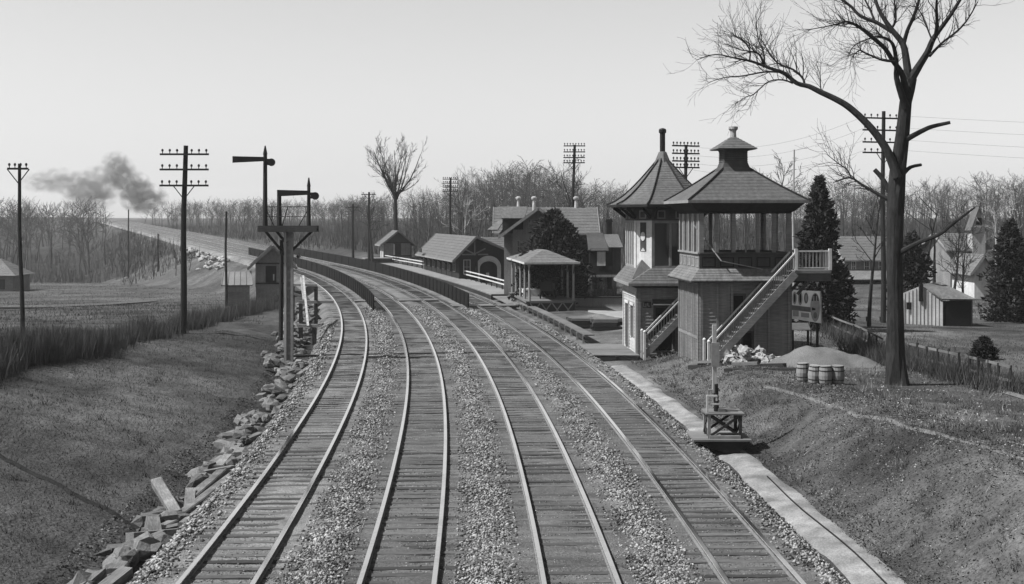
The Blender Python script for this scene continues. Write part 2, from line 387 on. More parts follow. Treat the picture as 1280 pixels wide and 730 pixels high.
a, b, _, _ = trk(ss, 7.62+jl); c, d, _, _ = trk(ss, 8.9+jr-.3*sm(14, 40, ss))
strip('path', np.stack([a, b], 1), np.stack([c, d], 1), 'path_sand', .03, 6)
g = MB()                                              # shallow wire run along the path
P = [tp(s, 8.35+.05*math.sin(s*.7)) for s in np.arange(-4, 20, .6)]
for p in P: p.z = gz(p.x, p.y)+.055
g.tube(P, .02, 5); tag(g.build('signal_pipe', 'iron_dark'), 'thin dark signal pipe laid along the sandy path', 'pipe')
fp = [atg(*q) for q in ((1330, 592), (1280, 574), (1200, 551), (1130, 533), (1060, 513), (1000, 494), (950, 482))]
fl = []; fr_ = []
for i in range(len(fp)-1):
    for t in np.linspace(0, 1, 8, endpoint=False):
        p = fp[i].lerp(fp[i+1], t); q = .2+.12*random.random(); fl.append((p.x-.1, p.y-q)); fr_.append((p.x+.1, p.y+q))
mat('path_dirt', .1, var=.3, scale=5, bump=.02)
strip('footpath', fl, fr_, 'path_dirt', .03, 3)

# ------------------------------------------------------------------ shared builders for timber buildings
def poff(poly, d):
    n = len(poly); out = []
    for i in range(n):
        p0 = Vector(poly[i-1]); p1 = Vector(poly[i]); p2 = Vector(poly[(i+1) % n])
        a = (p1-p0).normalized(); b = (p2-p1).normalized(); na_ = Vector((a.y, -a.x)); nb_ = Vector((b.y, -b.x))
        k = (na_+nb_); k = k/max(1e-6, k.dot(na_)); q = p1+k*d; out.append((q.x, q.y))
    return out
def ring(poly, z): return [(p[0], p[1], z) for p in poly]
def clap(mb, p, q, z0, z1, step=.14, holes=(), proud=.045):
    p = Vector(p); q = Vector(q); L = (q-p).length; d = (q-p)/L; n = Vector((d.y, -d.x))
    z = z0
    while z < z1-.02:
        zt = min(z+step, z1); cuts = [(0, L)]
        for (u0, u1, a, b) in holes:
            if b > z+.02 and a < zt-.02:
                cuts = [c for (s, e) in cuts for c in ((s, min(e, u0)), (max(s, u1), e)) if c[1]-c[0] > .02]
        for s, e in cuts:
            A = p+d*s; B = p+d*e; o = n*proud; i = n*.004
            mb.add([(A.x+o.x, A.y+o.y, z), (B.x+o.x, B.y+o.y, z), (B.x+i.x, B.y+i.y, zt), (A.x+i.x, A.y+i.y, zt), (A.x-n.x*.06, A.y-n.y*.06, z), (B.x-n.x*.06, B.y-n.y*.06, z), (B.x-n.x*.06, B.y-n.y*.06, zt), (A.x-n.x*.06, A.y-n.y*.06, zt)],
                   [(0,1,2,3), (4,7,6,5), (0,4,5,1), (3,2,6,7), (0,3,7,4), (1,5,6,2)])
        z = zt
def courses(mb, prof, n):                 # roof or skirt of overlapping shingle courses; prof(t) gives a loop
    for k in range(n):
        A = [Vector(p)+Vector((0, 0, .025)) for p in prof(k/n)]; B = [Vector(p)+Vector((0, 0, .004)) for p in prof((k+1)/n)]
        D = [Vector(p)-Vector((0, 0, .02)) for p in prof(k/n)]; m = len(A)
        mb.add(D+A+B, [(i, (i+1) % m, m+(i+1) % m, m+i) for i in range(m)]+[(m+i, m+(i+1) % m, 2*m+(i+1) % m, 2*m+i) for i in range(m)])
def lerp_ring(A, B, t): return [Vector(a).lerp(Vector(b), t) for a, b in zip(A, B)]
def obox(mb, p, q, off, th, z0, z1):      # upright board along plan line p-q, between off and off+th outwards
    p = Vector(p); q = Vector(q); d = (q-p).normalized(); n = Vector((d.y, -d.x)); a = p+n*off; b = q+n*off; c = q+n*(off+th); e = p+n*(off+th)
    mb.add([(a.x,a.y,z0),(b.x,b.y,z0),(c.x,c.y,z0),(e.x,e.y,z0),(a.x,a.y,z1),(b.x,b.y,z1),(c.x,c.y,z1),(e.x,e.y,z1)],
           [(0,3,2,1),(4,5,6,7),(0,1,5,4),(1,2,6,5),(2,3,7,6),(3,0,4,7)])
def ptl(p, q, u): return Vector(p)+(Vector(q)-Vector(p))*u
def window(parent, p, q, u0, u1, z0, z1, off, fm='trim_mid', gm='glass', cols=2, rows=2, fw=.08, name='window'):
    p = Vector(p); q = Vector(q); d = (q-p).normalized(); A = p+d*u0; B = p+d*u1
    fr = MB(); obox(fr, A, B, off, .05, z1-fw, z1); obox(fr, A, B, off, .07, z0-.02, z0+fw*.8)
    obox(fr, A, A+d*fw, off, .046, z0+fw*.8, z1-fw); obox(fr, B-d*fw, B, off, .046, z0+fw*.8, z1-fw)
    o = fr.build(name, fm, parent)
    ux = (u1-u0-2*fw)/cols; zx = (z1-z0-1.8*fw)/rows
    ba = MB()
    for i in range(1, cols): obox(ba, A+d*(fw+ux*i-.018), A+d*(fw+ux*i+.018), off, .034, z0+fw*.8, z1-fw)
    for j in range(1, rows): obox(ba, A+d*fw, B-d*fw, off, .03, z0+fw*.8+zx*j-.018, z0+fw*.8+zx*j+.018)
    if ba.v: ba.build('glazing_bar', fm, o)
    for i in range(cols):
        for j in range(rows):
            pn = MB(); obox(pn, A+d*(fw+ux*i+.005), A+d*(fw+ux*(i+1)-.005), off+.004, .008, z0+fw*.8+zx*j+.005, z0+fw*.8+zx*(j+1)-.005); pn.build('pane', gm, o)
    return o
def staircase(parent, x0, z0, x1, z1, y0, y1, n, m='siding_grey', rm='trim_light', rails=(0, 1), bal=4):
    st = MB(); sl = (z1-z0)/(x1-x0)
    for y in (y0+.03, y1-.03): st.beam((x0-.1, y, z0-.1), (x1, y, z1-.12), .06, .34)
    S = st.build('staircase', m, parent)
    for i in range(n):
        t = MB(); xx = x0+(x1-x0)*(i+.5)/n; zz = z0+(z1-z0)*(i+1)/n; dx = (x1-x0)/n
        t.box(xx-dx*.6, xx+dx*.6, y0+.062, y1-.062, zz-.05, zz-.012); t.build('tread', 'plank', S)
    for k in rails:
        y = y0+.03 if k == 0 else y1-.03
        h = MB(); h.beam((x0, y, z0+.98), (x1, y, z1+.86), .09, .07); h.build('handrail', rm, S)
        h = MB(); h.beam((x0, y, z0+.2), (x1, y, z1+.08), .05, .08); h.build('lower_rail', rm if k == 0 else m, S)
        b = MB(); nb = n*bal//2
        for i in range(nb):
            xx = x0+(x1-x0)*(i+.5)/nb; zz = z0+(z1-z0)*(i+.5)/nb; b.box(xx-.022, xx+.022, y-.02, y+.02, zz+.22, zz+.88)
        b.build('balusters', 'trim_mid', S)
        nw = MB(); nw.box(x0-.16, x0-.04, y-.06, y+.06, z0-.35, z0+1.12); nw.lathe([(.085, 0), (.085, .04), (.03, .1)], 8, (x0-.1, y, z0+1.12)); nw.build('newel_post', rm, S)
    return S

# ------------------------------------------------------------------ new tower: open window frames, cupola, outside stair
TB = thing('signal_tower', 'two-storey wooden signal tower with hipped shingle roof, square cupola and long outside stair', 'tower', (8.95, 61.1, 0), R(4))
W_, D_ = 4.43, 4.75
PB = [(0, 0), (W_, 0), (W_, D_), (0, D_)]
def side(poly, i): return poly[i], poly[(i+1) % len(poly)]
SN = ['front', 'right', 'back', 'left']
zb = -.1
holesF = [(1.55, 2.15, 2.75, 3.65), (2.1, 2.55, 1.15, 1.85)]
for i in range(4):
    p, q = side(PB, i); L = (Vector(q)-Vector(p)).length
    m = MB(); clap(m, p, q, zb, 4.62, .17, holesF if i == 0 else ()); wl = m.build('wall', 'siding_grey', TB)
    tr = MB()
    for u in (([.04, .8, 1.5, 2.62, 3.3, L-.16] if i == 0 else [.04, 1.2, 2.4, 3.6, L-.16])):
        A = ptl(p, q, u/L); B = ptl(p, q, (u+.12)/L); obox(tr, A, B, .046, .03, zb, 4.3)
    for z in (zb+.0, 1.55, 4.18) if i != 0 else (zb, 4.18):
        obox(tr, ptl(p, q, .17/L), ptl(p, q, 1-.17/L), .047, .026, z, z+.14)
    tr.build('batten', 'siding_grey', wl)
    if i == 3:                            # panelled side towards the tracks
        pn = MB()
        for u in np.arange(.25, L-.3, .39):
            obox(pn, ptl(p, q, u/L), ptl(p, q, (u+.05)/L), .046, .03, zb+.15, 4.15)
        pn.build('panel_strip', 'trim_mid', wl)
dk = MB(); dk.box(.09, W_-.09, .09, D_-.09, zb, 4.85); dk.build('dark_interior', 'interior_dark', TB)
for (u0, u1, a, b) in holesF:
    f = MB(); obox(f, (u0-.08, 0), (u1+.08, 0), .02, .03, b, b+.09); obox(f, (u0-.08, 0), (u0, 0), .02, .03, a, b); obox(f, (u1, 0), (u1+.08, 0), .02, .03, a, b); obox(f, (u0-.08, 0), (u1+.08, 0), .02, .04, a-.07, a); f.build('opening_frame', 'siding_dark', TB)
sk = MB(); A = ring(poff(PB, .52), 4.36); B = ring(poff(PB, .03), 4.92); courses(sk, lambda t: lerp_ring(A, B, t), 5); sk.build('skirt_roof', 'roof_light', TB)
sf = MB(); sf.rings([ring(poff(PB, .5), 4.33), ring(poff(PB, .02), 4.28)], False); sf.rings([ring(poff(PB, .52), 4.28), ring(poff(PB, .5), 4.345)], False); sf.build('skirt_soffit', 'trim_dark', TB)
for i in range(4):                        # panelled band under the sills
    p, q = side(PB, i); L = (Vector(q)-Vector(p)).length
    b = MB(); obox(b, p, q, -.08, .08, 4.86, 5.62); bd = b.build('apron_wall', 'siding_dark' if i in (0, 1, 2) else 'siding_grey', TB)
    pn = MB(); k = 5 if i % 2 == 0 else 5
    for j in range(k):
        a_, c_ = (j+.12)/k, (j+.88)/k
        obox(pn, ptl(p, q, a_), ptl(p, q, c_), .001, .02, 5.42, 5.47); obox(pn, ptl(p, q, a_), ptl(p, q, c_), .001, .02, 5.0, 5.05)
        obox(pn, ptl(p, q, a_), ptl(p, q, a_+.012), .001, .018, 5.05, 5.42); obox(pn, ptl(p, q, c_-.012), ptl(p, q, c_), .001, .018, 5.05, 5.42)
    pn.build('panel_mould', 'trim_dark' if i == 0 else 'trim_mid', bd)
    s = MB(); obox(s, p, q, -.1, .19, 5.62, 5.7); s.build('sill', 'trim_mid' if i == 3 else 'siding_dark', TB)
    s = MB(); obox(s, p, q, -.09, .12, 7.56, 8.1); s.build('head_beam', 'trim_dark', TB)
    us = [.0, .17, .355, .62, .80, .965] if i == 0 else {3: [.0, .24, .47, .72, .965], 1: [.0, .48, .965], 2: [.0, .36, .62, .965]}[i]
    for u in us:
        wd = .2 if u in (us[0], us[-1]) else .17
        s = MB(); A = ptl(p, q, min(u, 1-wd/L)); Bq = A+(Vector(q)-Vector(p)).normalized()*wd; e = 0 if u not in (us[0], us[-1]) else .012
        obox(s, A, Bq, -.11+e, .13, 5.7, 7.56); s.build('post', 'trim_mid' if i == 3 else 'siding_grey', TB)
    for j in range(len(us)-1):            # slim mullions in the open lights
        if i in (1, 2) or (i == 0 and j != 2): continue
        s = MB(); A = ptl(p, q, (us[j]+us[j+1])/2+.015); Bq = A+(Vector(q)-Vector(p)).normalized()*.06; obox(s, A, Bq, -.08, .07, 5.7, 7.56); s.build('mullion', 'trim_light' if i == 3 else 'siding_grey', TB)
fl_ = MB(); fl_.box(.1, W_-.1, .1, D_-.1, 4.86, 4.98); fl_.build('upper_floor', 'plank_dark', TB)
ce = MB(); ce.box(.04, W_-.04, .04, D_-.04, 7.96, 8.06); ce.build('ceiling', 'plank_dark', TB)
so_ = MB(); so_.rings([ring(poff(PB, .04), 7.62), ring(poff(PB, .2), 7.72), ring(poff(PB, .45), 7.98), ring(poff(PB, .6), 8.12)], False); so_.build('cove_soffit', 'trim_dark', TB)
ctr = (W_/2, D_/2)
def sq(h, z): return [(ctr[0]-h, ctr[1]-h, z), (ctr[0]+h, ctr[1]-h, z), (ctr[0]+h, ctr[1]+h, z), (ctr[0]-h, ctr[1]+h, z)]
rf = MB(); A = ring(poff(PB, .68), 8.16); Bt = sq(.62, 9.78); courses(rf, lambda t: [v-Vector((0, 0, .05*math.sin(math.pi*t))) for v in lerp_ring(A, Bt, t)], 22); RB = rf.build('roof', 'roof_slate', TB)
ed = MB(); ed.rings([ring(poff(PB, .69), 8.06), ring(poff(PB, .7), 8.2), ring(poff(PB, .6), 8.14)], False); ed.build('eave_board', 'trim_mid', RB)
hp = MB()
for k in range(4):
    hp = MB(); hp.tube([Vector(A[k]).lerp(Vector(Bt[k]), t)+Vector((0, 0, .05-.05*math.sin(math.pi*t))) for t in np.linspace(0, 1, 6)], .05, 5); hp.build('hip_cap', 'trim_dark', RB)
cp = MB(); cp.rings([sq(.8, 9.68), sq(.66, 9.86), sq(.58, 10.1), sq(.57, 10.6), sq(.66, 10.78)]); CU = cp.build('cupola', 'siding_dark', TB)
sl_ = MB()
for z in np.arange(10.12, 10.6, .09): sl_.rings([sq(.6, z), sq(.585, z+.03)], False)
sl_.build('louvre', 'siding_dark', CU)
cr = MB(); A2 = sq(.97, 10.76); B2 = sq(.12, 11.36); courses(cr, lambda t: lerp_ring(A2, B2, t), 7); cr.rings([sq(.97, 10.72), sq(.5, 10.74)], False); cr.build('cupola_roof', 'roof_slate', CU)
fn = MB(); fn.lathe([(.2, 0), (.17, .06), (.15, .3), (.16, .42), (.24, .5), (.24, .62), (.1, .64)], 12, (ctr[0], ctr[1], 11.26)); fn.build('finial', 'pole_pale', CU)
S1 = staircase(TB, .3, .42, 4.35, 4.86, -1.15, -.12, 20, bal=4)
lt = MB(); lt.box(4.36, 6.05, -1.15, .6, 4.74, 4.88); LT = lt.build('landing', 'plank', TB)
lb = MB(); lb.box(4.36, 6.05, -1.12, -1.04, 4.38, 4.735); lb.box(5.97, 6.05, -1.03, .6, 4.38, 4.735); lb.build('landing_fascia', 'siding_dark', LT)
lr = MB(); lr.beam((4.36, -1.1, 5.78), (6.02, -1.1, 5.78), .08, .07); lr.beam((6.0, -1.05, 5.77), (6.0, .58, 5.77), .07, .07); lr.beam((4.36, -1.1, 5.0), (6.02, -1.1, 5.0), .06, .06); lr.build('handrail', 'trim_light', LT)
lv = MB()
for x in np.arange(4.5, 6.0, .17): lv.box(x-.03, x+.03, -1.13, -1.07, 5.03, 5.745)
for y in np.arange(-.9, .55, .17): lv.box(5.97, 6.03, y-.03, y+.03, 4.885, 5.735)
lv.build('balusters', 'trim_mid', LT)
for x in (5.93, 4.3): ls = MB(); ls.box(x, x+.14, -1.17, -1.03, 4.89, 5.9); ls.build('newel_post', 'trim_light', LT)
for y in (-1., .35): lbk = MB(); lbk.beam((4.46, y, 3.75), (5.3, y, 4.68), .12, .12); lbk.build('bracket', 'siding_dark', LT)
tb_rod = MB(); tb_rod.beam((-.13, .6, 7.0), (1.0, -.26, 5.3), .05, .05); tb_rod.beam((1.0, -.26, 5.3), (3.0, -.26, 4.9), .04, .04); tb_rod.build('brace_rod', 'trim_mid', TB)

# ------------------------------------------------------------------ old tower: chamfered, eight-sided concave roof with stack
TA = thing('old_signal_tower', 'older ornate signal tower with eight-sided concave roof and black stack', 'tower', (6.65, 68.2, 0), R(3))
wA, dA, cA = 3.6, 4.9, .82
PL = [(0, 0), (wA, 0), (wA, dA), (0, dA)]
PU = [(cA, 0), (wA-cA, 0), (wA, cA), (wA, dA-cA), (wA-cA, dA), (cA, dA), (0, dA-cA), (0, cA)]
for i in range(4):
    p, q = side(PL, i); L = (Vector(q)-Vector(p)).length
    hl = [(1.0, 1.9, .35, 2.55)] if i == 0 else ([(1.0, 2.2, .2, 2.6), (3.0, 4.1, .9, 2.6)] if i == 3 else [])
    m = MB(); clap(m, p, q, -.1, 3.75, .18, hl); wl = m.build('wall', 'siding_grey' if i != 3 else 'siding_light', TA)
    tr = MB()
    for u in (0.03, L-.2): obox(tr, ptl(p, q, u/L), ptl(p, q, (u+.17)/L), .047, .03, -.1, 3.4)
    obox(tr, ptl(p, q, .21/L), ptl(p, q, 1-.21/L), .047, .03, 3.1, 3.24); tr.build('corner_board', 'trim_light' if i == 3 else 'siding_grey', wl)
    for (u0, u1, a, b) in hl:
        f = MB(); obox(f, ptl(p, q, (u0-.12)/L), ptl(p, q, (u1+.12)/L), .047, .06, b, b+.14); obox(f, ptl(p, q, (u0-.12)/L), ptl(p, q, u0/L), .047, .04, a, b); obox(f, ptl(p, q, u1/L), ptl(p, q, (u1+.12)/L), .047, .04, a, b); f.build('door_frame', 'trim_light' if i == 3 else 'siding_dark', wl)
        f = MB(); obox(f, ptl(p, q, (u0)/L), ptl(p, q, (u1)/L), -.08, .03, a, b); f.build('door', 'trim_dark', wl)
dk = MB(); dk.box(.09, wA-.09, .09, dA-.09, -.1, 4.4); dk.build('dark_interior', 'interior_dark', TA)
hd_ = MB(); hd_.prismx([(-.5, 2.72), (-.02, 3.02), (-.02, 2.7)], .82, 2.1); hd_.build('door_hood', 'siding_dark', TA)
sh = MB(); sh.box(.32, .95, -.36, -.03, 1.28, 1.34); sh.beam((.4, -.32, 1.27), (.4, -.04, .98), .05, .05); sh.beam((.88, -.32, 1.27), (.88, -.04, .98), .05, .05); sh.build('wall_shelf', 'plank_dark', TA)
nb_ = MB(); nb_.box(.3, .76, -.062, -.03, 2.56, 2.88); NB = nb_.build('number_plate', 'sign_ink', TA)
nm = MB(); nm.box(.34, .38, -.075, -.064, 2.64, 2.84); nm.box(.34, .5, -.075, -.064, 2.6, 2.64); nm.box(.46, .5, -.075, -.064, 2.64, 2.78); nm.box(.58, .7, -.075, -.064, 2.62, 2.66); nm.box(.56, .6, -.075, -.064, 2.66, 2.82); nm.build('number_mark', 'trim_mid', NB)
PU0 = [(0, 0), (0, 0)]
eo = poff(PL, .5)
sk = MB(); Aq = [(eo[0][0], eo[0][1], 3.88), (eo[1][0], eo[1][1], 3.88), (eo[2][0], eo[2][1], 3.88), (eo[3][0], eo[3][1], 3.88)]
E8 = [eo[0], eo[1], eo[1], eo[2], eo[2], eo[3], eo[3], eo[0]]
Aq = ring(E8, 3.88); Bq = ring(poff(PU, .02), 4.66); courses(sk, lambda t: lerp_ring(Aq, Bq, t), 6); SK = sk.build('skirt_roof', 'roof_slate', TA)
sf = MB(); sf.rings([ring(poff(PL, .52), 3.74), ring(poff(PL, .53), 3.89), ring(poff(PL, .49), 3.9)], False); sf.build('skirt_fascia', 'trim_mid', SK)
sf = MB(); sf.rings([ring(poff(PL, .5), 3.78), ring(poff(PL, .03), 3.6)], False); sf.build('skirt_soffit', 'trim_dark', SK)
gb = MB(); gb.add([(-.05, .9, 4.5), (.9, -.05, 4.5), (.32, .32, 5.12), (-.3, -.3, 4.12)], [(0, 3, 2), (3, 1, 2), (1, 0, 2), (0, 1, 3)]); gb.build('corner_gablet', 'roof_slate', SK)
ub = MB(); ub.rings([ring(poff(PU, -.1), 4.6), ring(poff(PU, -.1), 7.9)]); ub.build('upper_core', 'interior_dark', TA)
for i in range(8):
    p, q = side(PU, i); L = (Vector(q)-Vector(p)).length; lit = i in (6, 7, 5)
    if i % 2 == 1 or i == 7:              # chamfer panels
        pn = MB(); obox(pn, p, q, -.1, .1, 4.6, 7.2); PN = pn.build('chamfer_panel', 'trim_light', TA)
        rc = MB(); obox(rc, ptl(p, q, .33), ptl(p, q, .67), .004, .012, 5.55, 7.1); rc.build('recess', 'siding_dark', PN)
        c = ptl(p, q, .5); dv = (Vector(q)-Vector(p)).normalized(); nv = Vector((dv.y, -dv.x)); md = MB(); pts = [(math.cos(t)*.15, math.sin(t)*.24) for t in np.linspace(0, 6.283, 15)[:-1]]
        md.rings([[(c.x+dv.x*a+nv.x*e, c.y+dv.y*a+nv.y*e, 6.35+b) for a, b in pts] for e in (.018, .05)]); md.build('medallion', 'trim_light', PN)
        for s_ in (-1, 1):
            nt_ = MB(); nt_.add([(c.x+dv.x*a+nv.x*e, c.y+dv.y*a+nv.y*e, b) for e in (.018, .03) for a, b in ((s_*.02, 5.75), (s_*.14, 5.56), (s_*.005, 5.56))], [(0, 1, 2), (5, 4, 3), (0, 3, 4, 1), (1, 4, 5, 2), (2, 5, 3, 0)]); nt_.build('swallowtail', 'trim_light', PN)
        for a, b in ((0, .1), (.9, 1.)):
            cb = MB(); obox(cb, ptl(p, q, a), ptl(p, q, b), .004, .03, 4.62, 7.2); cb.build('pilaster', 'trim_light', PN)
    else:
        fw = MB(); obox(fw, p, q, -.08, .1, 4.6, 4.78); obox(fw, p, q, -.08, .1, 7.06, 7.24); FW = fw.build('window_frame', 'trim_mid', TA)
        n = 2 if i in (0, 4) else 4
        for k in range(n+1):
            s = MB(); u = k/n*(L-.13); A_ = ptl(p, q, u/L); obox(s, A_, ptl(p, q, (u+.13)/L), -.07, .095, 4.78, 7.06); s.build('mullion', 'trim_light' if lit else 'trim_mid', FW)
        for k in range(n):
            s = MB(); u = k/n*(L-.13); obox(s, ptl(p, q, (u+.13)/L), ptl(p, q, (u+(L-.13)/n)/L), -.06, .02, 4.78, 7.06); s.build('pane', 'glass', FW)
fz = MB(); fz.rings([ring(poff(PU, .03), 7.2), ring(poff(PU, .03), 7.86)], False); FZ = fz.build('frieze', 'siding_dark', TA)
for i in range(8):
    p, q = side(PU, i); L = (Vector(q)-Vector(p)).length; n = 2 if i % 2 == 0 and i in (0, 4) else (1 if i % 2 else 3)
    for k in range(n):
        f = MB(); a_ = ptl(p, q, (k+.5)/n-.22/L); b_ = ptl(p, q, (k+.5)/n+.22/L); d_ = (Vector(q)-Vector(p)).normalized()
        obox(f, a_, b_, .035, .03, 7.3, 7.36); obox(f, a_, b_, .035, .03, 7.68, 7.74); obox(f, a_, a_+d_*.07, .035, .026, 7.36, 7.68); obox(f, b_-d_*.07, b_, .035, .026, 7.36, 7.68); f.build('frieze_frame', 'trim_mid', FZ)
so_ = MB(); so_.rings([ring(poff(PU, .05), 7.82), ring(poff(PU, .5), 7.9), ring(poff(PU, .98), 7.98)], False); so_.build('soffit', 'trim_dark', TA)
bk = MB()
for i in range(8):
    p, q = side(PU, i); dv = (Vector(q)-Vector(p)).normalized(); nv = Vector((dv.y, -dv.x))
    for u in (.08, .92):
        c = ptl(p, q, u); bk = MB(); bk.beam((c.x+nv.x*.04, c.y+nv.y*.04, 7.35), (c.x+nv.x*.75, c.y+nv.y*.75, 7.9), .1, .14); bk.build('bracket', 'trim_dark', TA)
cAx, cAy = wA/2, dA/2
A = ring(poff(PU, 1.02), 8.02); N8 = [(cAx+.3*math.cos(t), cAy+.3*math.sin(t), 10.55) for t in [math.atan2(y-cAy, x-cAx) for x, y in PU]]
rf = MB(); courses(rf, lambda t: [v-Vector((0, 0, .32*math.sin(math.pi*t**.8))) for v in lerp_ring(A, N8, t)], 24); RA = rf.build('roof', 'roof_slate', TA)
ed = MB(); ed.rings([ring(poff(PU, 1.03), 7.92), ring(poff(PU, 1.04), 8.06), ring(poff(PU, .95), 8.04)], False); ed.build('eave_board', 'trim_dark', RA)
hp = MB()
for k in range(8):
    pt = [Vector(A[k]).lerp(Vector(N8[k]), t)+Vector((0, 0, .06-.32*math.sin(math.pi*t**.8))) for t in np.linspace(0, 1, 7)]
    hp = MB(); hp.tube(pt, .045, 5); hp.build('hip_roll', 'trim_dark', RA)
cpA = MB(); cpA.lathe([(.5, 0), (.46, .12), (.22, .72), (.18, .75)], 8, (cAx, cAy, 10.25)); cpA.build('roof_cap', 'roof_slate', RA)
st = MB(); st.lathe([(.15, 0), (.15, 1.1), (.21, 1.16), (.21, 1.3), (.17, 1.36), (.05, 1.4)], 10, (cAx, cAy, 10.9)); st.build('stack', 'iron_dark', RA)
staircase(TA, .32, .25, 3.9, 4.0, -1.3, -.35, 17, m='siding_grey', rm='trim_light', rails=(0, 1), bal=3)

# ------------------------------------------------------------------ plank landing in front of the old tower, edge boardwalk, crossings
def planks(parent, P0, U, V, nu, m='plank', gap=.02, th=.06, name='plank', jit=.01):
    # planks lie across U (their length follows V), nu pieces
    P0 = Vector(P0); U = Vector(U); V = Vector(V)
    for i in range(nu):
        a = P0+U*(i/nu)+U.normalized()*gap/2; b = P0+U*((i+1)/nu)-U.normalized()*gap/2; dz = Vector((0, 0, random.uniform(-jit, jit))); e = V*(1+random.uniform(-.01, .01))
        q = MB(); q.slab([a+dz, b+dz, b+e+dz, a+e+dz], th); q.build(name, m, parent)
def world_corner(px, py, z): return at(px, py, z)
pl = thing('plank_landing', 'bare plank landing at the foot of the older ornate tower', 'landing', (0, 0, 0))
c0, c1, c2, c3 = at(724, 430.5, .12), at(742, 443.5, .12), at(800, 444, .12), at(777, 430, .12)
for i in range(9):
    t0, t1 = i/9, (i+1)/9-.008
    q = MB(); q.slab([c0.lerp(c1, t0), c0.lerp(c1, t1), c3.lerp(c2, t1), c3.lerp(c2, t0)], .06); q.build('plank', 'plank', pl)
jb = MB()
for t in (.03, .5, .97):
    jb.beam(c0.lerp(c3, t)-Vector((0, 0, .14)), c1.lerp(c2, t)-Vector((0, 0, .14)), .14, .14)
jb.beam(c1-Vector((0, -.1, .22)), c2-Vector((0, -.1, .22)), .08, .26); jb.build('joist', 'plank_dark', pl)
bwk = thing('boardwalk_edge', 'long raised plank walk on short posts beside the rightmost rails', 'boardwalk', (0, 0, 0))
sA_, sB_ = 57.5, 84.
lst = np.linspace(sA_, sB_, 8)
for i in range(7):
    q = MB(); a, b = lst[i]+.02, lst[i+1]-.02
    q.slab([tp(a, 8.15, .16), tp(a, 8.75, .16), tp(b, 8.75, .16), tp(b, 8.15, .16)], .07); q.build('plank', 'plank', bwk)
    q = MB(); q.slab([tp(a, 8.1, .03), tp(a, 8.17, .03), tp(b, 8.17, .03), tp(b, 8.1, .03)], .14); q.build('fascia', 'plank_dark', bwk)
for s in np.arange(sA_+.3, sB_, 2.2):
    q = MB(); p = tp(s, 8.14); q.box(p.x-.07, p.x+.07, p.y-.07, p.y+.07, p.z-.7, p.z+.085); q.build('post', 'trim_mid', bwk)

# ------------------------------------------------------------------ low signal on its platform, right of the rails
LSm = atg(905, 560); lz = .02
ds = thing('dwarf_signal', 'wooden post signal on a cross-braced stand over the sandy path', 'signal', (0, 0, 0))
YF = 41.4
def q_(px, py, dy=0): p = aty(px, py, YF+dy); return p
xl, xr = q_(869, 0).x, q_(938, 0).x; zt_ = q_(0, 552).z
b = MB(); b.prism([(xl, zt_), (xr, zt_), (xr-.05, zt_-.06), (xr-.35, zt_-.34), (xl+1.05, zt_-.38), (xl+.55, zt_-.22)], YF, YF+1.75); b.build('platform_base', 'iron_dark', ds)
pk = MB()
for i in range(6):
    q = MB(); y0 = YF-.04+i*.3; q.box(xl-.05, xr+.04, y0, y0+.27, zt_+.002, zt_+.06); q.build('plank', 'plank', ds)
x0, x1 = q_(886, 0).x, q_(929, 0).x; zt2 = zt_+.06; ztop = q_(0, 518).z
tb = MB(); tb.box(x0-.06, x1+.08, YF+.16, YF+1.25, ztop-.05, ztop); tb.build('stand_top', 'plank', ds)
for X in (x0+.05, x1-.05):
    for Yy in (YF+.24, YF+1.15):
        q = MB(); q.box(X-.05, X+.05, Yy-.05, Yy+.05, zt2, ztop-.05); q.build('leg', 'trim_mid' if X < (x0+x1)/2 else 'plank_dark', ds)  # left legs paler, right ones darker: sun and shade set in the colour
for (ya, yb, xa, xb) in ((YF+.2, YF+.2, x0+.1, x1-.1), (YF+1.19, YF+1.19, x0+.1, x1-.1), (YF+.29, YF+1.1, x0, x0), (YF+.29, YF+1.1, x1, x1)):
    q = MB(); q.beam((xa, ya, zt2+.1), (xb, yb, ztop-.1), .03, .08); q.beam((xa, ya+.035 if ya == yb else ya, ztop-.1), (xb, yb+.035 if ya == yb else yb, zt2+.1), .03, .08); q.build('cross_brace', 'plank_dark', ds)
q = MB(); q.box(x0+.05, x1-.05, YF+.14, YF+.22, zt2, zt2+.1); q.build('kick_board', 'trim_mid', ds)
q = MB(); xm = q_(906, 0).x; q.box(xm-.12, xm+.12, YF+.55, YF+.82, ztop, ztop+.1); q.box(xm+.15, xm+.5, YF+.6, YF+.95, ztop+.001, ztop+.06); q.build('mounting_block', 'plank', ds)
xp = q_(897.5, 0).x; q = MB(); q.tube([(xp+.06, YF+.68, ztop), (xp+.03, YF+.68, ztop+.9)], [.09, .08], 8); q.build('lower_post', 'iron_dark', ds)
q = MB(); zA = q_(0, 487, .7).z; zB = q_(0, 406, .7).z; q.box(xp-.075, xp+.055, YF+.62, YF+.74, zA-.1, zB); q.build('mast', 'pole_pale', ds)
q = MB(); zC, zD = q_(0, 458, .7).z, q_(0, 428, .7).z; q.box(xp-.13, xp+.14, YF+.57, YF+.617, zC, zD); q.build('blade_case', 'trim_mid', ds)
q = MB(); q.beam((xp-.22, YF+.68, zA-.02), (xp+.18, YF+.68, zA-.02), .08, .06); q.beam((xp-.2, YF+.68, zA-.2), (xp-.2, YF+.68, zA), .05, .05); q.build('crank', 'trim_mid', ds)
xq = q_(886.5, 0).x; q = MB(); zR, zR2 = q_(0, 495, .4).z, q_(0, 505, .4).z
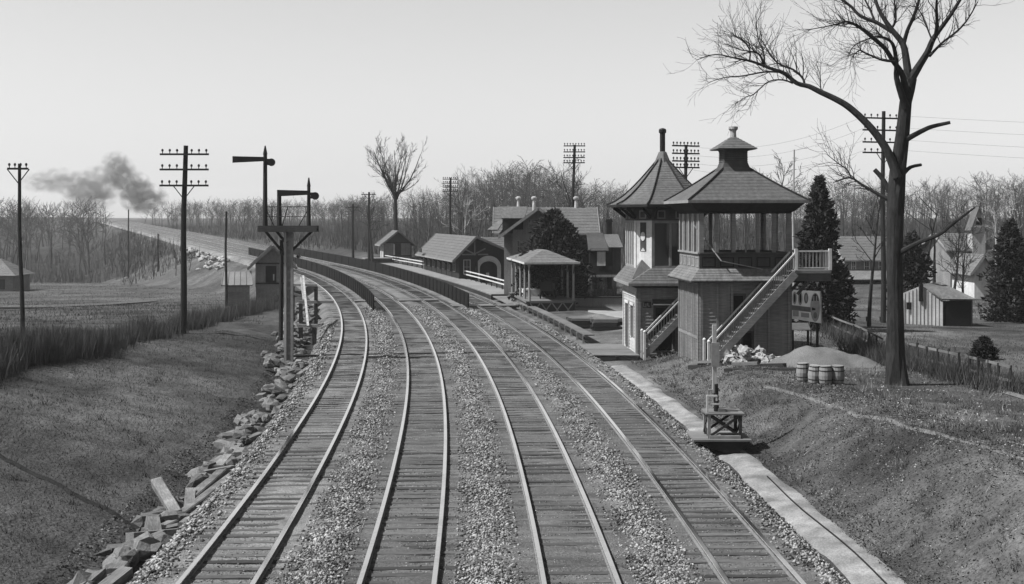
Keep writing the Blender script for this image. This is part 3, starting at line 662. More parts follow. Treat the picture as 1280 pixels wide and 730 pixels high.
q.beam((xq, YF+.4, ztop), (xq, YF+.4, zR), .07, .07); q.beam((xq-.03, YF+.4, zR), (xq+.33, YF+.4, zR), .06, .06); q.beam((xq+.3, YF+.4, zR-.03), (xq+.3, YF+.4, zR-.16), .05, .05); q.beam((xq+.04, YF+.4, zR2), (xq+.4, YF+.4, zR2), .05, .05); q.build('ladder_rail', 'trim_light', ds)

# ------------------------------------------------------------------ barrels, lumber, stones, gravel, sign
def barrel_mesh():
    b = MB(); n = 14; prof = [(.2, 0), (.215, .02), (.24, .16), (.262, .38), (.24, .62), (.215, .76), (.2, .78)]
    b.lathe(prof[1:-1], n); return b.mesh('barrel_body', 'barrel_wood')
bme = barrel_mesh()
hme = []
for z, r in ((.06, .232), (.2, .254), (.55, .257), (.7, .235)): hm = MB(); hm.rings([[(r*math.cos(t), r*math.sin(t), z+dz) for t in np.linspace(0, 6.283, 15)[:-1]] for dz in (0, .035)], False); hme.append(hm.mesh('hoop', 'plank_dark'))
lm = MB(); lm.lathe([(.19, .74), (.19, .752)], 14); lme = lm.mesh('barrel_head', 'plank')
BL = ['leftmost of four wooden barrels standing beside the gravel heap', 'second barrel from the left in the row of four', 'third barrel from the left in the row of four', 'rightmost of the four barrels, nearest the big bare tree']
for i, (px, py, tl) in enumerate(((1003.5, 477, .0), (1017.5, 480, .07), (1032, 481, 0), (1047, 480.5, -.04))):
    p = atg(px, py); t = thing('barrel', BL[i], 'barrel', p-Vector((0, 0, .02)), random.random()*6, 'barrels by the gravel heap'); t.rotation_euler[1] = tl
    for nme, me in [('staves', bme), ('barrel_head', lme)]+[('hoop', h) for h in hme]:
        o = bpy.data.objects.new(nme, me); C.objects.link(o); o.parent = t
LB = [((862, 462), (981, 460), .26, .18, 'long dark timber lying below the white stone pile'), ((868, 457), (893, 456.5), .2, .12, 'short plank end poking out left of the stone pile'), ((914, 459), (946, 458.5), .22, .13, 'pale plank lying in front of the white stones'), ((905, 464), (1000, 463.5), .3, .14, 'dark weathered timber nearest the barrels')]
for i, (a, b_, w_, h_, lab) in enumerate(LB):
    A_, B_ = atg(*a), atg(*b_); A_.z += h_/2+.03+.09*(i in (1, 2)); B_.z += h_/2+.03+.09*(i in (1, 2)); A_.y -= .12*i; B_.y -= .12*i
    m = MB(); m.beam(A_, B_, w_, h_); tag(m.build('timber', 'plank_dark' if i in (0, 3) else 'plank'), lab, 'timber')
def rock_mesh(k, m):
    r = random.Random(k); bm = bmesh.new(); bmesh.ops.create_icosphere(bm, subdivisions=2, radius=1); ph = [r.uniform(0, 6) for _ in range(6)]
    for v in bm.verts:
        v.co = Vector((round(v.co.x*1.6)/1.6*.7+v.co.x*.3, round(v.co.y*1.4)/1.4*.6+v.co.y*.4, round(v.co.z*1.5)/1.5*.5+v.co.z*.5))*(1+.16*math.sin(v.co.x*4+ph[0])*math.sin(v.co.y*5+ph[1])+.1*math.sin(v.co.z*7+ph[2]+v.co.x*5))*r.uniform(.93, 1.07)
    me = bpy.data.meshes.new('stone'); bm.to_mesh(me); bm.free(); me.materials.append(M[m]); return me
rk = [rock_mesh(k, 'limestone') for k in range(6)]
sp = thing('stone_pile', 'heap of broken white building stones at the foot of the new tower', 'stones', atg(940, 457))
for k in range(70):
    u = random.random(); px = 906+68*u; top = .62*math.sin(math.pi*min(1, u*1.1+.06))+.12
    p = atg(px, 457-8*random.random()); h = random.random()
    o = bpy.data.objects.new('stone', random.choice(rk)); C.objects.link(o); o.parent = sp
    s = random.uniform(.13, .29); o.location = Vector((p.x, p.y+h*.4, p.z+h*top))-sp.location
    o.scale = (s*random.uniform(.9, 1.5), s, s*random.uniform(.5, .9)); o.rotation_euler = (random.random()*1, random.random()*1, random.random()*6)
def mound(name, lab, cat, cpx, cpy, rx, ry, h, m, seed, kind=None):
    c = atg(cpx, cpy); n, k = 30, 44; V = []; Fc = []
    for i in range(n+1):
        for j in range(k):
            r = i/n; t = 6.28318*j/k; x = c.x+rx*r*math.cos(t); y = c.y+ry*r*math.sin(t); V.append((x, y))
    V = np.array(V); rr = np.repeat(np.arange(n+1)/n, k)
    z = ground(V[:, 0], V[:, 1])-.08+h*np.clip(np.cos(rr*math.pi/2), 0, 1)**1.2*(1+.9*vnoise(V[:, 0], V[:, 1], 1.1, seed))+vnoise(V[:, 0], V[:, 1], .25, seed+1)*.09
    for i in range(n):
        for j in range(k): Fc.append((i*k+j, i*k+(j+1) % k, (i+1)*k+(j+1) % k, (i+1)*k+j))
    return tag(npmesh(name, np.column_stack([V, z]), Fc, m, smooth=True), lab, cat)
mound('gravel_heap', 'long low heap of gravel behind the row of barrels', 'gravel heap', 1026, 456, 3.1, 2.0, .8, 'gravel', 31)
# sign board
sg = thing('billboard', 'tilted pale advertising board with oval emblems right of the new tower', 'sign', (0, 0, 0))
YS = 66.
def sgp(px, py, e=0): p = aty(px, py, YS); return Vector((p.x, p.y-e, p.z))
fc = MB(); fc.slab([sgp(987, 364), sgp(1025, 363.5), sgp(1026.5, 404), sgp(988, 398)], .05); 
def board(m_, px, e0, th):
    Q = [sgp(*p) for p in px]; Fq = [Vector((q.x, q.y-e0-th, q.z)) for q in Q]; Bq_ = [Vector((q.x, q.y-e0, q.z)) for q in Q]; n = len(Q)
    m_.add(Fq+Bq_, [tuple(range(n)), tuple(range(2*n-1, n-1, -1))]+[(k, (k+1) % n, n+(k+1) % n, n+k) for k in range(n)]); return m_
def ell(cx_, cy_, rx, ry, n=18): return [(cx_+rx*math.cos(t), cy_+ry*math.sin(t)) for t in np.linspace(0, 6.283, n+1)[:-1]]
board(MB(), [(987, 362), (1024.5, 364), (1026, 404), (988, 398)], 0, .05).build('board', 'sign_face', sg)
board(MB(), [(1024.6, 364), (1026, 364), (1027.5, 404.5), (1026.1, 404.2)], 0, .07).build('board_edge', 'trim_light', sg)
board(MB(), [(987.5, 381), (1013, 384), (1013, 390), (987.5, 387)], .052, .01).build('grey_band', 'trim_mid', sg)
for k, (cx_, rx, ry) in enumerate(((1000, 2.8, 9), (1007.3, 2.6, 6.8), (993, 2.5, 8))):
    board(MB(), ell(cx_, 372.5, rx, ry), .052, .012).build('oval_letter', 'trim_mid' if k == 1 else 'trim_light', sg)
    board(MB(), ell(cx_, 372.5, rx*.45, ry*.7), .066, .008).build('letter_counter', 'sign_ink' if k != 1 else 'trim_light', sg)
board(MB(), ell(1018.7, 384, 6, 18, 24), .052, .012).build('oval_badge', 'trim_light', sg)
board(MB(), [(1014.3, 376), (1016, 369), (1018.7, 367), (1021.5, 369), (1023, 376)], .066, .008).build('emblem', 'sign_ink', sg)
for x in (1016.8, 1020.2): board(MB(), [(x-.8, 376), (x-.6, 369.5), (x+.6, 369.5), (x+.8, 376)], .076, .006).build('letter_stroke', 'trim_light', sg)
board(MB(), [(1014.5, 384), (1019, 385.5), (1019, 387.5), (1014.5, 388)], .066, .008).build('emblem', 'sign_ink', sg)
board(MB(), ell(1018.7, 394, 2.3, 4), .066, .008).build('emblem', 'trim_mid', sg)
board(MB(), [(991, 387), (998, 388), (998, 395.5), (991, 395)], .064, .008).build('letter_block', 'trim_light', sg)
board(MB(), [(1001, 390.5), (1011, 391.5), (1011, 397), (1001, 396)], .064, .008).build('letter_block', 'trim_light', sg)
gzp = gz(sgp(1000, 380).x, YS)
for px in (991, 1022):
    p = sgp(px, 365); m = MB(); m.box(p.x-.06, p.x+.06, p.y+.01, p.y+.12, gzp-.3, p.z-.05); m.build('post', 'plank_dark', sg)
tbn = thing('work_bench', 'small pale work bench standing below the tilted advertising board', 'bench', (0, 0, 0))
m = MB(); P0 = aty(988, 403.5, 65.2); P1 = aty(1010, 403.5, 65.2); P2 = aty(1013, 411, 64); P3 = aty(988, 411, 64); m.slab([P3, P2, P1, P0], .06); m.build('table_top', 'sign_face', tbn)
for p in (P0, P1, P2, P3):
    m = MB(); m.box(p.x-.05+.06*(p.x < 15), p.x+.05, p.y-.05, p.y+.05, gz(p.x, p.y)-.1, p.z-.07); m.build('leg', 'plank_dark', tbn)

# ------------------------------------------------------------------ crossings, pipe run and picket fences between the tracks
def xing(name, s0, s1, segs, lab, m='plank', dz=-.02):
    t = thing(name, lab, 'crossing', (0, 0, 0))
    for (a, b) in segs:
        n = max(2, int((s1-s0)/.28))
        for i in range(n):
            u, v = s0+(s1-s0)*i/n+.01, s0+(s1-s0)*(i+1)/n-.01
            q = MB(); q.slab([tp(u, a, dz), tp(u, b, dz), tp(v, b, dz), tp(v, a, dz)], .08); q.build('plank', m, t)
xing('plank_crossing', 83.5, 85.5, [(OFF[2]+.9, OFF[3]-.9), (OFF[3]-.6, OFF[3]+.6), (OFF[3]+.9, 7.9)], 'plank foot crossing between the third and fourth tracks by the picket fence end')
xing('plank_crossing', 90.5, 92., [(OFF[0]+.9, OFF[1]-.9), (OFF[1]+.9, OFF[2]-.9), (OFF[2]-.6, OFF[2]+.6)], 'plank foot crossing over the middle tracks beyond the fence ends')
pr = thing('pipe_run', 'dark covered pipe run crossing under the rails level with the wooden signal mast', 'pipe', (0, 0, 0))
for k, (a, b) in enumerate(((-9.2, OFF[0]-.85), (OFF[0]-.6, OFF[0]+.6), (OFF[0]+.85, OFF[1]-.85), (OFF[1]-.6, OFF[1]+.6), (OFF[1]+.85, OFF[2]-.85), (OFF[2]-.6, OFF[2]+.6), (OFF[2]+.85, OFF[3]-.85))):
    q = MB(); s0 = 51.+.02*k; q.slab([tp(s0+.05*a, a, -.1), tp(s0+.05*b, b, -.1), tp(s0+.3+.05*b, b, -.1), tp(s0+.3+.05*a, a, -.1)], .1); q.build('cover_board', 'plank_dark', pr)
mat('picket_dark', 0.01, var=.3, scale=3, big=.15)
def picket_fence(off, s0, s1, lab, h=1.14):
    t = thing('picket_fence', lab, 'fence', (0, 0, 0)); s = s0; k = 0
    while s < s1:
        L = 2.4 if s < 130 else 4.8; e = min(s+L, s1); q = MB(); p0 = tp(s, off); p1 = tp(e, off)
        n = int((e-s)/.15)
        for i in range(n):
            p = p0.lerp(p1, (i+.5)/n); d = (p1-p0).normalized()*.055
            q.add([(p.x-d.x, p.y-d.y, p.z-.1), (p.x+d.x, p.y+d.y, p.z-.1), (p.x+d.x, p.y+d.y, p.z+h-.06), (p.x, p.y, p.z+h), (p.x-d.x, p.y-d.y, p.z+h-.06),
                   (p.x-d.x+.025, p.y-d.y, p.z-.1), (p.x+d.x+.025, p.y+d.y, p.z-.1), (p.x+d.x+.025, p.y+d.y, p.z+h-.06), (p.x+.025, p.y, p.z+h), (p.x-d.x+.025, p.y-d.y, p.z+h-.06)],
                  [(0,1,2,3,4), (9,8,7,6,5), (0,5,6,1), (1,6,7,2), (2,7,8,3), (3,8,9,4), (4,9,5,0)])
        q.build('picket_panel', 'picket_dark', t)['kind'] = 'stuff'
        for hh in (.2, .95):
            r_ = MB(); r_.beam(p0+Vector((.05, 0, hh)), p1+Vector((.05, 0, hh)), .04, .08); r_.build('fence_rail', 'picket_dark', t)
        q = MB(); q.box(p0.x-.05, p0.x+.06, p0.y-.06, p0.y+.05, p0.z-.2, p0.z+h-.02); q.build('post', 'picket_dark', t)
        s = e; k += 1
    return t
picket_fence((OFF[0]+OFF[1])/2, 80.5, 205, 'dark picket fence between the first and second tracks, ending at the left')
picket_fence((OFF[2]+OFF[3])/2, 81.5, 215, 'dark picket fence between the third and fourth tracks beside the platform')

# ------------------------------------------------------------------ station platform and rail fences
pf = thing('platform', None, None, (0, 0, 0), kind='structure')
ps = np.linspace(95, 166, 25)
mat('platform_top', 0.16, var=.15, scale=4, big=.15)
q = MB()
for i in range(24):
    a, b = ps[i], ps[i+1]; wa = 10.2+.006*(a-95); wb = 10.2+.006*(b-95); q = MB()
    q.slab([tp(a, 7.75, .12), tp(a, wa, .12), tp(b-.03, wb, .12), tp(b-.03, 7.75, .12)], .1); q.build('deck_bay', 'platform_top', pf)
q = MB(); q.slab([tp(94.9, 7.72, .0), tp(94.9, 7.8, .0), tp(166, 7.8, .0), tp(166, 7.72, .0)], .01)
for a, b in zip(ps[:-1], ps[1:]):
    q = MB(); q.slab([tp(a, 7.74, .02), tp(a, 7.82, .02), tp(b, 7.82, .02), tp(b, 7.74, .02)], .5); q.build('edge_wall', 'plank_dark', pf)
q = MB(); q.slab([tp(95, 7.82, .02), tp(95, 10.2, .02), tp(95.15, 10.2, .02), tp(95.15, 7.82, .02)], .5); q.build('end_wall', 'plank_dark', pf)
pl2 = thing('timber_ramp', 'low plank ramp between the platform end and the open pavilion', 'ramp', (0, 0, 0))
for i in range(8):
    a = 85.5+i*1.05; q = MB(); q.slab([tp(a, 7.7, -.1+.018*i), tp(a, 9.4, -.1+.018*i), tp(a+1.02, 9.4, -.1+.018*i), tp(a+1.02, 7.7, -.1+.018*i)], .08); q.build('plank', 'platform_top', pl2)
def rail_fence(lab, s0, s1, off, dz=.12, h=.95, n=8, end=True):
    t = thing('rail_fence', lab, 'fence', (0, 0, 0)); S = np.linspace(s0, s1, n+1)
    for i in range(n+1):
        p = tp(S[i], off, dz); q = MB(); q.box(p.x-.05, p.x+.05, p.y-.05, p.y+.05, p.z-.15, p.z+h); q.build('post', 'trim_dark' if i else 'trim_light', t)
    for i in range(n):
        for hh in (h-.06, h*.55):
            q = MB(); q.beam(tp(S[i], off-.06, dz+hh), tp(S[i+1], off-.06, dz+hh), .045, .12); q.build('rail', 'trim_light', t)
    return t
rail_fence('pale two-rail fence along the platform right of the arched station door', 99, 122, 10.05, n=9)
rail_fence('pale two-rail fence along the platform left of the station building', 143, 168, 10.5, n=9)

# ------------------------------------------------------------------ gabled buildings
def gable_roof(parent, x0, x1, y0, y1, ze, zr, over=.6, m='roof_slate', axis='y', th=.1, name='roof', trim='trim_mid', ridge=None):
    """two roof slopes over a plan rectangle, ridge along the axis; every slope a part, with a barge board at each end"""
    if axis == 'y':
        xm = (x0+x1)/2 if ridge is None else ridge; sl = (zr-ze)/(xm-x0); zo = ze-over*sl
        sl2 = (zr-ze)/(x1-xm); zo2 = ze-over*sl2
        L = [(x0-over, y0-over, zo), (xm, y0-over, zr), (xm, y1+over, zr), (x0-over, y1+over, zo)]; Rr = [(xm, y0-over, zr), (x1+over, y0-over, zo2), (x1+over, y1+over, zo2), (xm, y1+over, zr)]
    else:
        ym = (y0+y1)/2; sl = (zr-ze)/(ym-y0); zo = ze-over*sl
        L = [(x0-over, y0-over, zo), (x1+over, y0-over, zo), (x1+over, ym, zr), (x0-over, ym, zr)]; Rr = [(x0-over, ym, zr), (x1+over, ym, zr), (x1+over, y1+over, zo), (x0-over, y1+over, zo)]
    out = []
    for Q in (L, Rr):
        b = MB(); Qv = [Vector(q) for q in Q]
        n = 9; e0 = (0, 1, 3, 2)
        # courses run along the ridge
        if axis == 'y': lo = (Qv[0], Qv[3]) if Q is L else (Qv[1], Qv[2]); hi = (Qv[1], Qv[2]) if Q is L else (Qv[0], Qv[3])
        else: lo = (Qv[0], Qv[1]) if Q is L else (Qv[3], Qv[2]); hi = (Qv[3], Qv[2]) if Q is L else (Qv[0], Qv[1])
        for k in range(n):
            t0, t1 = k/n, (k+1)/n; up = Vector((0, 0, .02))
            b.slab([lo[0].lerp(hi[0], t0)+up, lo[1].lerp(hi[1], t0)+up, lo[1].lerp(hi[1], t1), lo[0].lerp(hi[0], t1)], th)
        o = b.build(name, m, parent); out.append(o)
        e = MB(); e.beam(lo[0]-Vector((0, 0, th*.6)), lo[1]-Vector((0, 0, th*.6)), .07, .16); e.build('eave_board', trim, o)
        for j in (0, 1):
            e = MB(); sg_ = (lo[j]-lo[1-j]).normalized()*.045; e.beam(lo[j]+sg_-Vector((0, 0, .06)), hi[j]+sg_-Vector((0, 0, .06)), .06, .24); e.build('barge_board', trim, o)
    return out
def brick_box(parent, x0, x1, y0, y1, z0, z1, m='brick_wall', gable=None, zr=0, name='wall', xr=None):
    b = MB()
    if gable == 'y': b.prism([(x0, z0), (x1, z0), (x1, z1), ((x0+x1)/2 if xr is None else xr, zr), (x0, z1)], y0, y1)
    elif gable == 'x': b.prismx([(y0, z0), (y1, z0), (y1, z1), ((y0+y1)/2, zr), (y0, z1)], x0, x1)
    else: b.box(x0, x1, y0, y1, z0, z1)
    return b.build(name, m, parent)
def chimney(parent, x, y, z0, z1, w=.5, m='brick_wall', name='chimney', pot=None):
    b = MB(); b.box(x-w/2, x+w/2, y-w/2, y+w/2, z0, z1-.25); b.box(x-w/2-.07, x+w/2+.07, y-w/2-.07, y+w/2+.07, z1-.25, z1-.1); b.box(x-w/2-.02, x+w/2+.02, y-w/2-.02, y+w/2+.02, z1-.1, z1); return b.build(name, m, parent)

# station house: two-storey cross-gabled block behind the evergreen
k7 = 112/1600
def X7(px, Y=112.): return (px-640)*Y/F
def Z7(py, Y=112.): return CZ-(py-HY)*Y/F
SH = thing('station_house', 'two-storey cross-gabled station house behind the clipped evergreen and the pavilion', 'house', (0, 112, 0))
gx0, gx1 = X7(641), X7(704); bx0, bx1 = X7(617), X7(737); zf = -.2
brick_box(SH, gx0, gx1, 0, 4.0, zf, Z7(287)+.25, gable='y', zr=Z7(261)-.15)
brick_box(SH, bx0+.9, bx1, 2.2, 8.2, zf, Z7(289)+.05, gable='x', zr=Z7(262, 117)-.1)
gable_roof(SH, gx0, gx1, 0, 5.0, Z7(287)+.3, Z7(259.5), over=1.25, m='roof_slate', axis='y')
gable_roof(SH, bx0+.9, bx1, 2.2, 8.2, Z7(289)+.35, Z7(259, 117), over=.95, m='roof_slate', axis='x')
# left dormer cheek and bracketed eave
dm = MB(); dm.slab([(X7(622), .9, Z7(258)), (X7(660), .9, Z7(258)), (X7(655), -.4, Z7(272.5)), (X7(627), -.4, Z7(272.5))], .12); dm.build('dormer_roof', 'roof_slate', SH)
dm = MB(); dm.box(X7(628), X7(654), .0, 1.2, Z7(287), Z7(272)); dm.build('dormer_cheek', 'trim_dark', SH)
dm = MB(); dm.slab([(X7(609), .2, Z7(287)), (X7(622), .2, Z7(287)), (X7(630), 2.0, Z7(275)), (X7(624), 2.0, Z7(275))], .12); dm.build('lower_eave', 'roof_light', SH)
for px, yy in ((648, 5.2), (667.5, 2.), (720, 5.2)):
    ch = MB(); Yc = 112+yy; zz = Z7(261.5, Yc); hgt = (261-245)*Yc/F; ch.lathe([(.16, -.5), (.15, .25), (.11, hgt*.7), (.24, hgt*.78), (.26, hgt*.92), (.1, hgt)], 10, (X7(px, Yc), yy, zz)); ch.build('stove_pipe', 'stack_metal', SH)
fpq = (gx0, 0), (gx1, 0)
for (px0, px1, y0, y1) in ((646, 653, 300, 316), (660, 668, 274, 284), (646, 654, 335, 362), (680, 690, 300, 318)):
    window(SH, (X7(px0), 0), (X7(px1), 0), 0, X7(px1)-X7(px0), Z7(y1), Z7(y0), .01, 'trim_mid', cols=2, rows=2, fw=.07)
for (px0, px1, y0, y1) in ((716, 724, 304, 318), (712, 724, 335, 362)):
    a = (px0-640)*114.2/F; b = (px1-640)*114.2/F; window(SH, (a, 2.2), (b, 2.2), 0, b-a, Z7(y1, 114.2), Z7(y0, 114.2), .01, 'trim_dark', cols=2, rows=2, fw=.07)
# right annex: jettied dark upper storey
ax0, ax1 = X7(737, 110), X7(766, 110)
brick_box(SH, ax0, X7(772, 110), -1.0, 4, zf, Z7(345, 110), m='brick_wall', name='annex_wall'); AU = brick_box(SH, ax0-.0, ax1, -1.8, 3.9, Z7(345, 110)+.01, Z7(311, 110), m='trim_dark', name='annex_upper')
b = MB(); b.slab([(ax0-.1, -2.0, Z7(313, 110)), (X7(761, 110), -2.0, Z7(313, 110)), (X7(755, 112), 1.2, Z7(291, 112)), (ax0-.1, 1.2, Z7(291, 112))], .1); b.build('annex_roof', 'siding_dark', AU)
b = MB(); b.slab([(X7(761, 110)+.01, -1.95, Z7(309, 110)), (X7(779, 110), -1.95, Z7(309, 110)), (X7(774, 112), 1.2, Z7(293, 112)), (X7(755, 112)+.01, 1.2, Z7(293, 112))], .1); b.build('side_roof', 'roof_slate', AU)
brick_box(SH, X7(766, 110)+.01, X7(777, 110), -1.3, 3.9, Z7(345, 110)+.02, Z7(309, 110), m='siding_dark', name='annex_side')
window(AU, (X7(746.5, 110), -1.8), (X7(757, 110), -1.8), 0, X7(757, 110)-X7(746.5, 110), Z7(332, 110), Z7(314.5, 110), .01, 'trim_light', 'plaster', cols=2, rows=2, fw=.1)
b = MB(); b.box(ax0-.05, X7(770, 110), -1.9, -1.84, Z7(346.5, 110), Z7(343.5, 110)); b.build('belt_board', 'trim_mid', AU)
for px in (744, 754, 763):
    b = MB(); b.box(X7(px, 110)-.2, X7(px, 110)+.2, -1.06, -1.01, Z7(362, 110), Z7(346.8, 110)); b.build('window_blind', 'trim_dark' if px != 754 else 'pole_pale', SH)
chimney(SH, X7(762, 113), 1.6, Z7(296, 113), Z7(274, 113), .5, 'trim_dark')

# passenger station beside the platform
PSX = thing('passenger_station', 'low gabled passenger station with arched pale doorway beside the platform', 'station', (-5.75, 139.5, .3), R(13.5))
hw, Lp, ze, zr = 2.35, 23., 3.35, 4.95
mat('station_wall', 0.022, var=.3, scale=4)
brick_box(PSX, 0, 5.6, 0, Lp, -.4, ze-.1, m='station_wall', gable='y', zr=zr-.35, xr=1.7)
gable_roof(PSX, 0, 5.6, -.2, Lp, ze-.1, zr, over=.95, m='roof_slate', axis='y', ridge=1.7)
for u in np.arange(2., 22, 3.3):
    window(PSX, (0, u+1.5), (0, u), 0, 1.5, 1.0, 2.6, .01, 'trim_mid', 'glass', cols=3, rows=2)
    b = MB(); b.beam((-.06, u+2.2, 1.7), (-.7, u+2.2, 2.35), .12, .14); b.build('eave_bracket', 'trim_dark', PSX)
    b = MB(); b.box(-.05, 0.0-.005, u+2.12, u+2.28, -.4, 2.9); b.build('pilaster', 'trim_dark', PSX)
# arch in the gable end
ar = MB(); N = 16; cxa, ra, ri = 3.25, 1.4, .98; outer = [(cxa+ra*math.cos(t), 1.55+1.25*math.sin(t)) for t in np.linspace(math.pi, 0, N)]; inner = [(cxa+ri*math.cos(t), 1.45+.75*math.sin(t)) for t in np.linspace(math.pi, 0, N)]
O2 = [(cxa-ra, -.3)]+outer+[(cxa+ra, -.3)]; I2 = [(cxa-ri, -.3)]+inner+[(cxa+ri, -.3)]
V_ = [(a, y, b) for y in (-.12, -.02) for (a, b) in O2+I2]; n2 = len(O2); F_ = []
for i in range(n2-1):
    F_ += [(i, i+1, n2+i+1, n2+i), (2*n2+i, 3*n2+i, 3*n2+i+1, 2*n2+i+1), (i, 2*n2+i, 2*n2+i+1, i+1), (n2+i, n2+i+1, 3*n2+i+1, 3*n2+i)]
ar.add(V_, F_); AR = ar.build('arch', 'plaster', PSX)
b = MB(); b.box(cxa-.72, cxa+.72, -.1, -.03, -.3, 1.75); DR = b.build('door', 'trim_dark', PSX); b = MB(); b.box(cxa-.28, cxa+.05, -.14, -.105, .45, .95); b.build('notice', 'trim_light', DR)
window(PSX, (.45, 0), (1.25, 0), 0, .8, .8, 2.4, .01, 'trim_light', 'glass', cols=2, rows=2)
for (a, c_) in (((1.7, ze-.5), (1.7, zr-.6)), ((.3, 2.95), (3.2, 2.95)), ((1.7, 3.0), (.5, 3.6)), ((1.7, 3.), (2.9, 3.6))):
    b = MB(); b.beam((a[0], -.09, a[1]), (c_[0], -.09, c_[1]), .1, .14); b.build('gable_timber', 'trim_mid', PSX)
for x in (1.75, 4.75):
    b = MB(); b.box(x-.08, x+.08, -1.15, -.99, -.4, 3.1); b.build('porch_post', 'trim_dark', PSX)
# second cross gable behind, right
b = MB(); b.slab([(5.0, 5.0, 3.4), (5.0, 12, 3.4), (2.6, 12, 4.75), (2.6, 5., 4.75)], .1)
gable_roof(PSX, 4.2, 9.5, 2.5, 8.5, 2.9, 4.75, over=.5, m='roof_slate', axis='x'); brick_box(PSX, 5.62, 9.3, 2.7, 8.3, -.4, 2.9, m='station_wall', name='wing_wall', gable='x', zr=4.55)
b = MB(); b.box(-1.32, -1.2, 17.5, 19.3, 2.75, 3.2); b.build('eave_sign', 'sign_ink', PSX)

# booth at the far platform end
BO = thing('waiting_booth', 'small gabled timber waiting booth at the far end of the platform', 'booth', (-18.6, 186, .4), R(14))
bw_, bd_ = 3.95, 4.2
brick_box(BO, 0, bw_, 0, bd_, -.6, 3.35, m='siding_dark', gable='y', zr=4.75)
gable_roof(BO, 0, bw_, -.3, bd_, 3.35, 4.95, over=.65, m='roof_slate', axis='y')
for (x0, x1, z0, z1) in ((.05, 1.45, 1.35, 3.1), (2.5, 3.85, 1.35, 3.1), (.05, 1.4, .1, 1.15), (2.5, 3.85, .1, 1.15), (1.5, 2.4, .1, 1.15)):
    b = MB(); b.box(x0, x1, -.05, -.005, z0, z1); b.build('wall_panel', 'trim_mid', BO)
for (a, c_) in (((0, 1.25), (bw_, 1.25)), ((0, 3.2), (bw_, 3.2))):
    b = MB(); b.beam((a[0], -.09, a[1]), (c_[0], -.09, c_[1]), .06, .13); b.build('timber_rail', 'trim_dark', BO)
b = MB(); b.box(1.62, 2.38, -.06, -.01, 1.4, 3.05); b.build('window', 'trim_dark', BO); b = MB(); b.box(1.36, 1.6, -.07, -.012, 1.4, 2.95); b.build('open_shutter', 'trim_light', BO)
for yy in (.1, 1.9): b = MB(); b.box(-.1, -.012, yy, yy+1.0, -.1, 3.0); b.build('side_panel', 'trim_light', BO)
gbx = thing('platform_box', 'flat-topped dark box with three pale panels beside the waiting booth', 'box', (-20.6, 180.5, .3), R(15))
b = MB(); b.box(0, 3.9, 0, 3, -.4, 1.05); b.build('body', 'siding_dark', gbx); b = MB(); b.box(-.15, 4.05, -.15, 3.1, 1.055, 1.2); b.build('lid', 'platform_top', gbx)
for y in (.1, 1., 1.9): b = MB(); b.box(-.05, -.005, y, y+.5, .1, .95); b.build('pale_panel', 'trim_light', gbx)

# open pavilion in front of the evergreen
PV = thing('open_pavilion', 'open hip-roofed pavilion on slender posts with lattice railing beside the tracks', 'pavilion', (1.35, 99.2, 0), R(6.5))
pw, pd = 3.45, 11.6; PP = [(0, 0), (pw, 0), (pw, pd), (0, pd)]
b = MB(); b.box(-.1, pw+.1, -.1, pd+.1, -.5, .78); b.build('floor', 'plank_dark', PV)
b = MB(); b.box(-.2, pw+.2, -.2, pd+.2, .785, .85); b.build('deck', 'plank', PV)
for (x, y) in [(0, v) for v in np.linspace(0, pd, 5)]+[(pw, v) for v in np.linspace(0, pd, 5)]:
    b = MB(); b.tube([(x, y, .8), (x, y, 1.8), (x, y, 3.7)], [.11, .085, .085], 8); b.build('post', 'trim_mid', PV)
    for s_ in (-1, 1):
        b = MB(); b.beam((x, y+s_*.08, 3.0), (x, y+s_*.6, 3.62), .06, .08); b.build('brace', 'trim_dark', PV)
for (p, q) in ((PP[0], PP[1]), (PP[1], PP[2]), (PP[2], PP[3]), (PP[3], PP[0])):
    b = MB(); obox(b, p, q, -.06, .12, 3.62, 3.8); b.build('eave_beam', 'trim_dark', PV)
    b = MB(); obox(b, p, q, .21, .06, .7, .88); b.build('top_rail', 'plank', PV); L = (Vector(q)-Vector(p)).length; nn = int(L/.75)
    for i in range(nn):
        b = MB(); A_ = ptl(p, q, (i+.05)/nn); B_ = ptl(p, q, (i+.95)/nn)
        d_ = (Vector(q)-Vector(p)).normalized(); nv = Vector((d_.y, -d_.x))*.13
        b.beam((A_.x+nv.x, A_.y+nv.y, -.35), (B_.x+nv.x, B_.y+nv.y, .68), .03, .09); b.build('lattice_brace', 'trim_mid', PV); b = MB(); b.beam((A_.x+nv.x*1.3, A_.y+nv.y*1.3, .68), (B_.x+nv.x*1.3, B_.y+nv.y*1.3, -.35), .03, .09); b.build('lattice_brace', 'trim_mid', PV)
rf = MB(); A = ring(poff(PP, .45), 3.84); B = [(pw/2-.15, pd*.32, 4.72), (pw/2+.15, pd*.32, 4.72), (pw/2+.15, pd*.68, 4.72), (pw/2-.15, pd*.68, 4.72)]
courses(rf, lambda t: lerp_ring(A, B, t), 8); rf.rings([B, [(x, y, z-.05) for x, y, z in B]]); RF = rf.build('roof', 'roof_light', PV)
b = MB(); b.rings([ring(poff(PP, .46), 3.72), ring(poff(PP, .47), 3.87), ring(poff(PP, .4), 3.86)], False); b.build('eave_board', 'trim_light', RF); b = MB(); b.rings([ring(poff(PP, .45), 3.74), ring(poff(PP, .0), 3.78)], False); b.build('soffit', 'trim_dark', RF)
b = MB(); b.box(.3, 2.6, 6.5, 9.5, .86, 1.4); tag(b.build('white_bundle', 'trim_light', None), 'pale covered bundle on the pavilion deck', 'bundle'); bpy.data.objects['white_bundle'].parent = None
bpy.data.objects['white_bundle'].matrix_world = Matrix.Translation((1.35, 99.2, 0)) @ Matrix.Rotation(R(6.5), 4, 'Z')

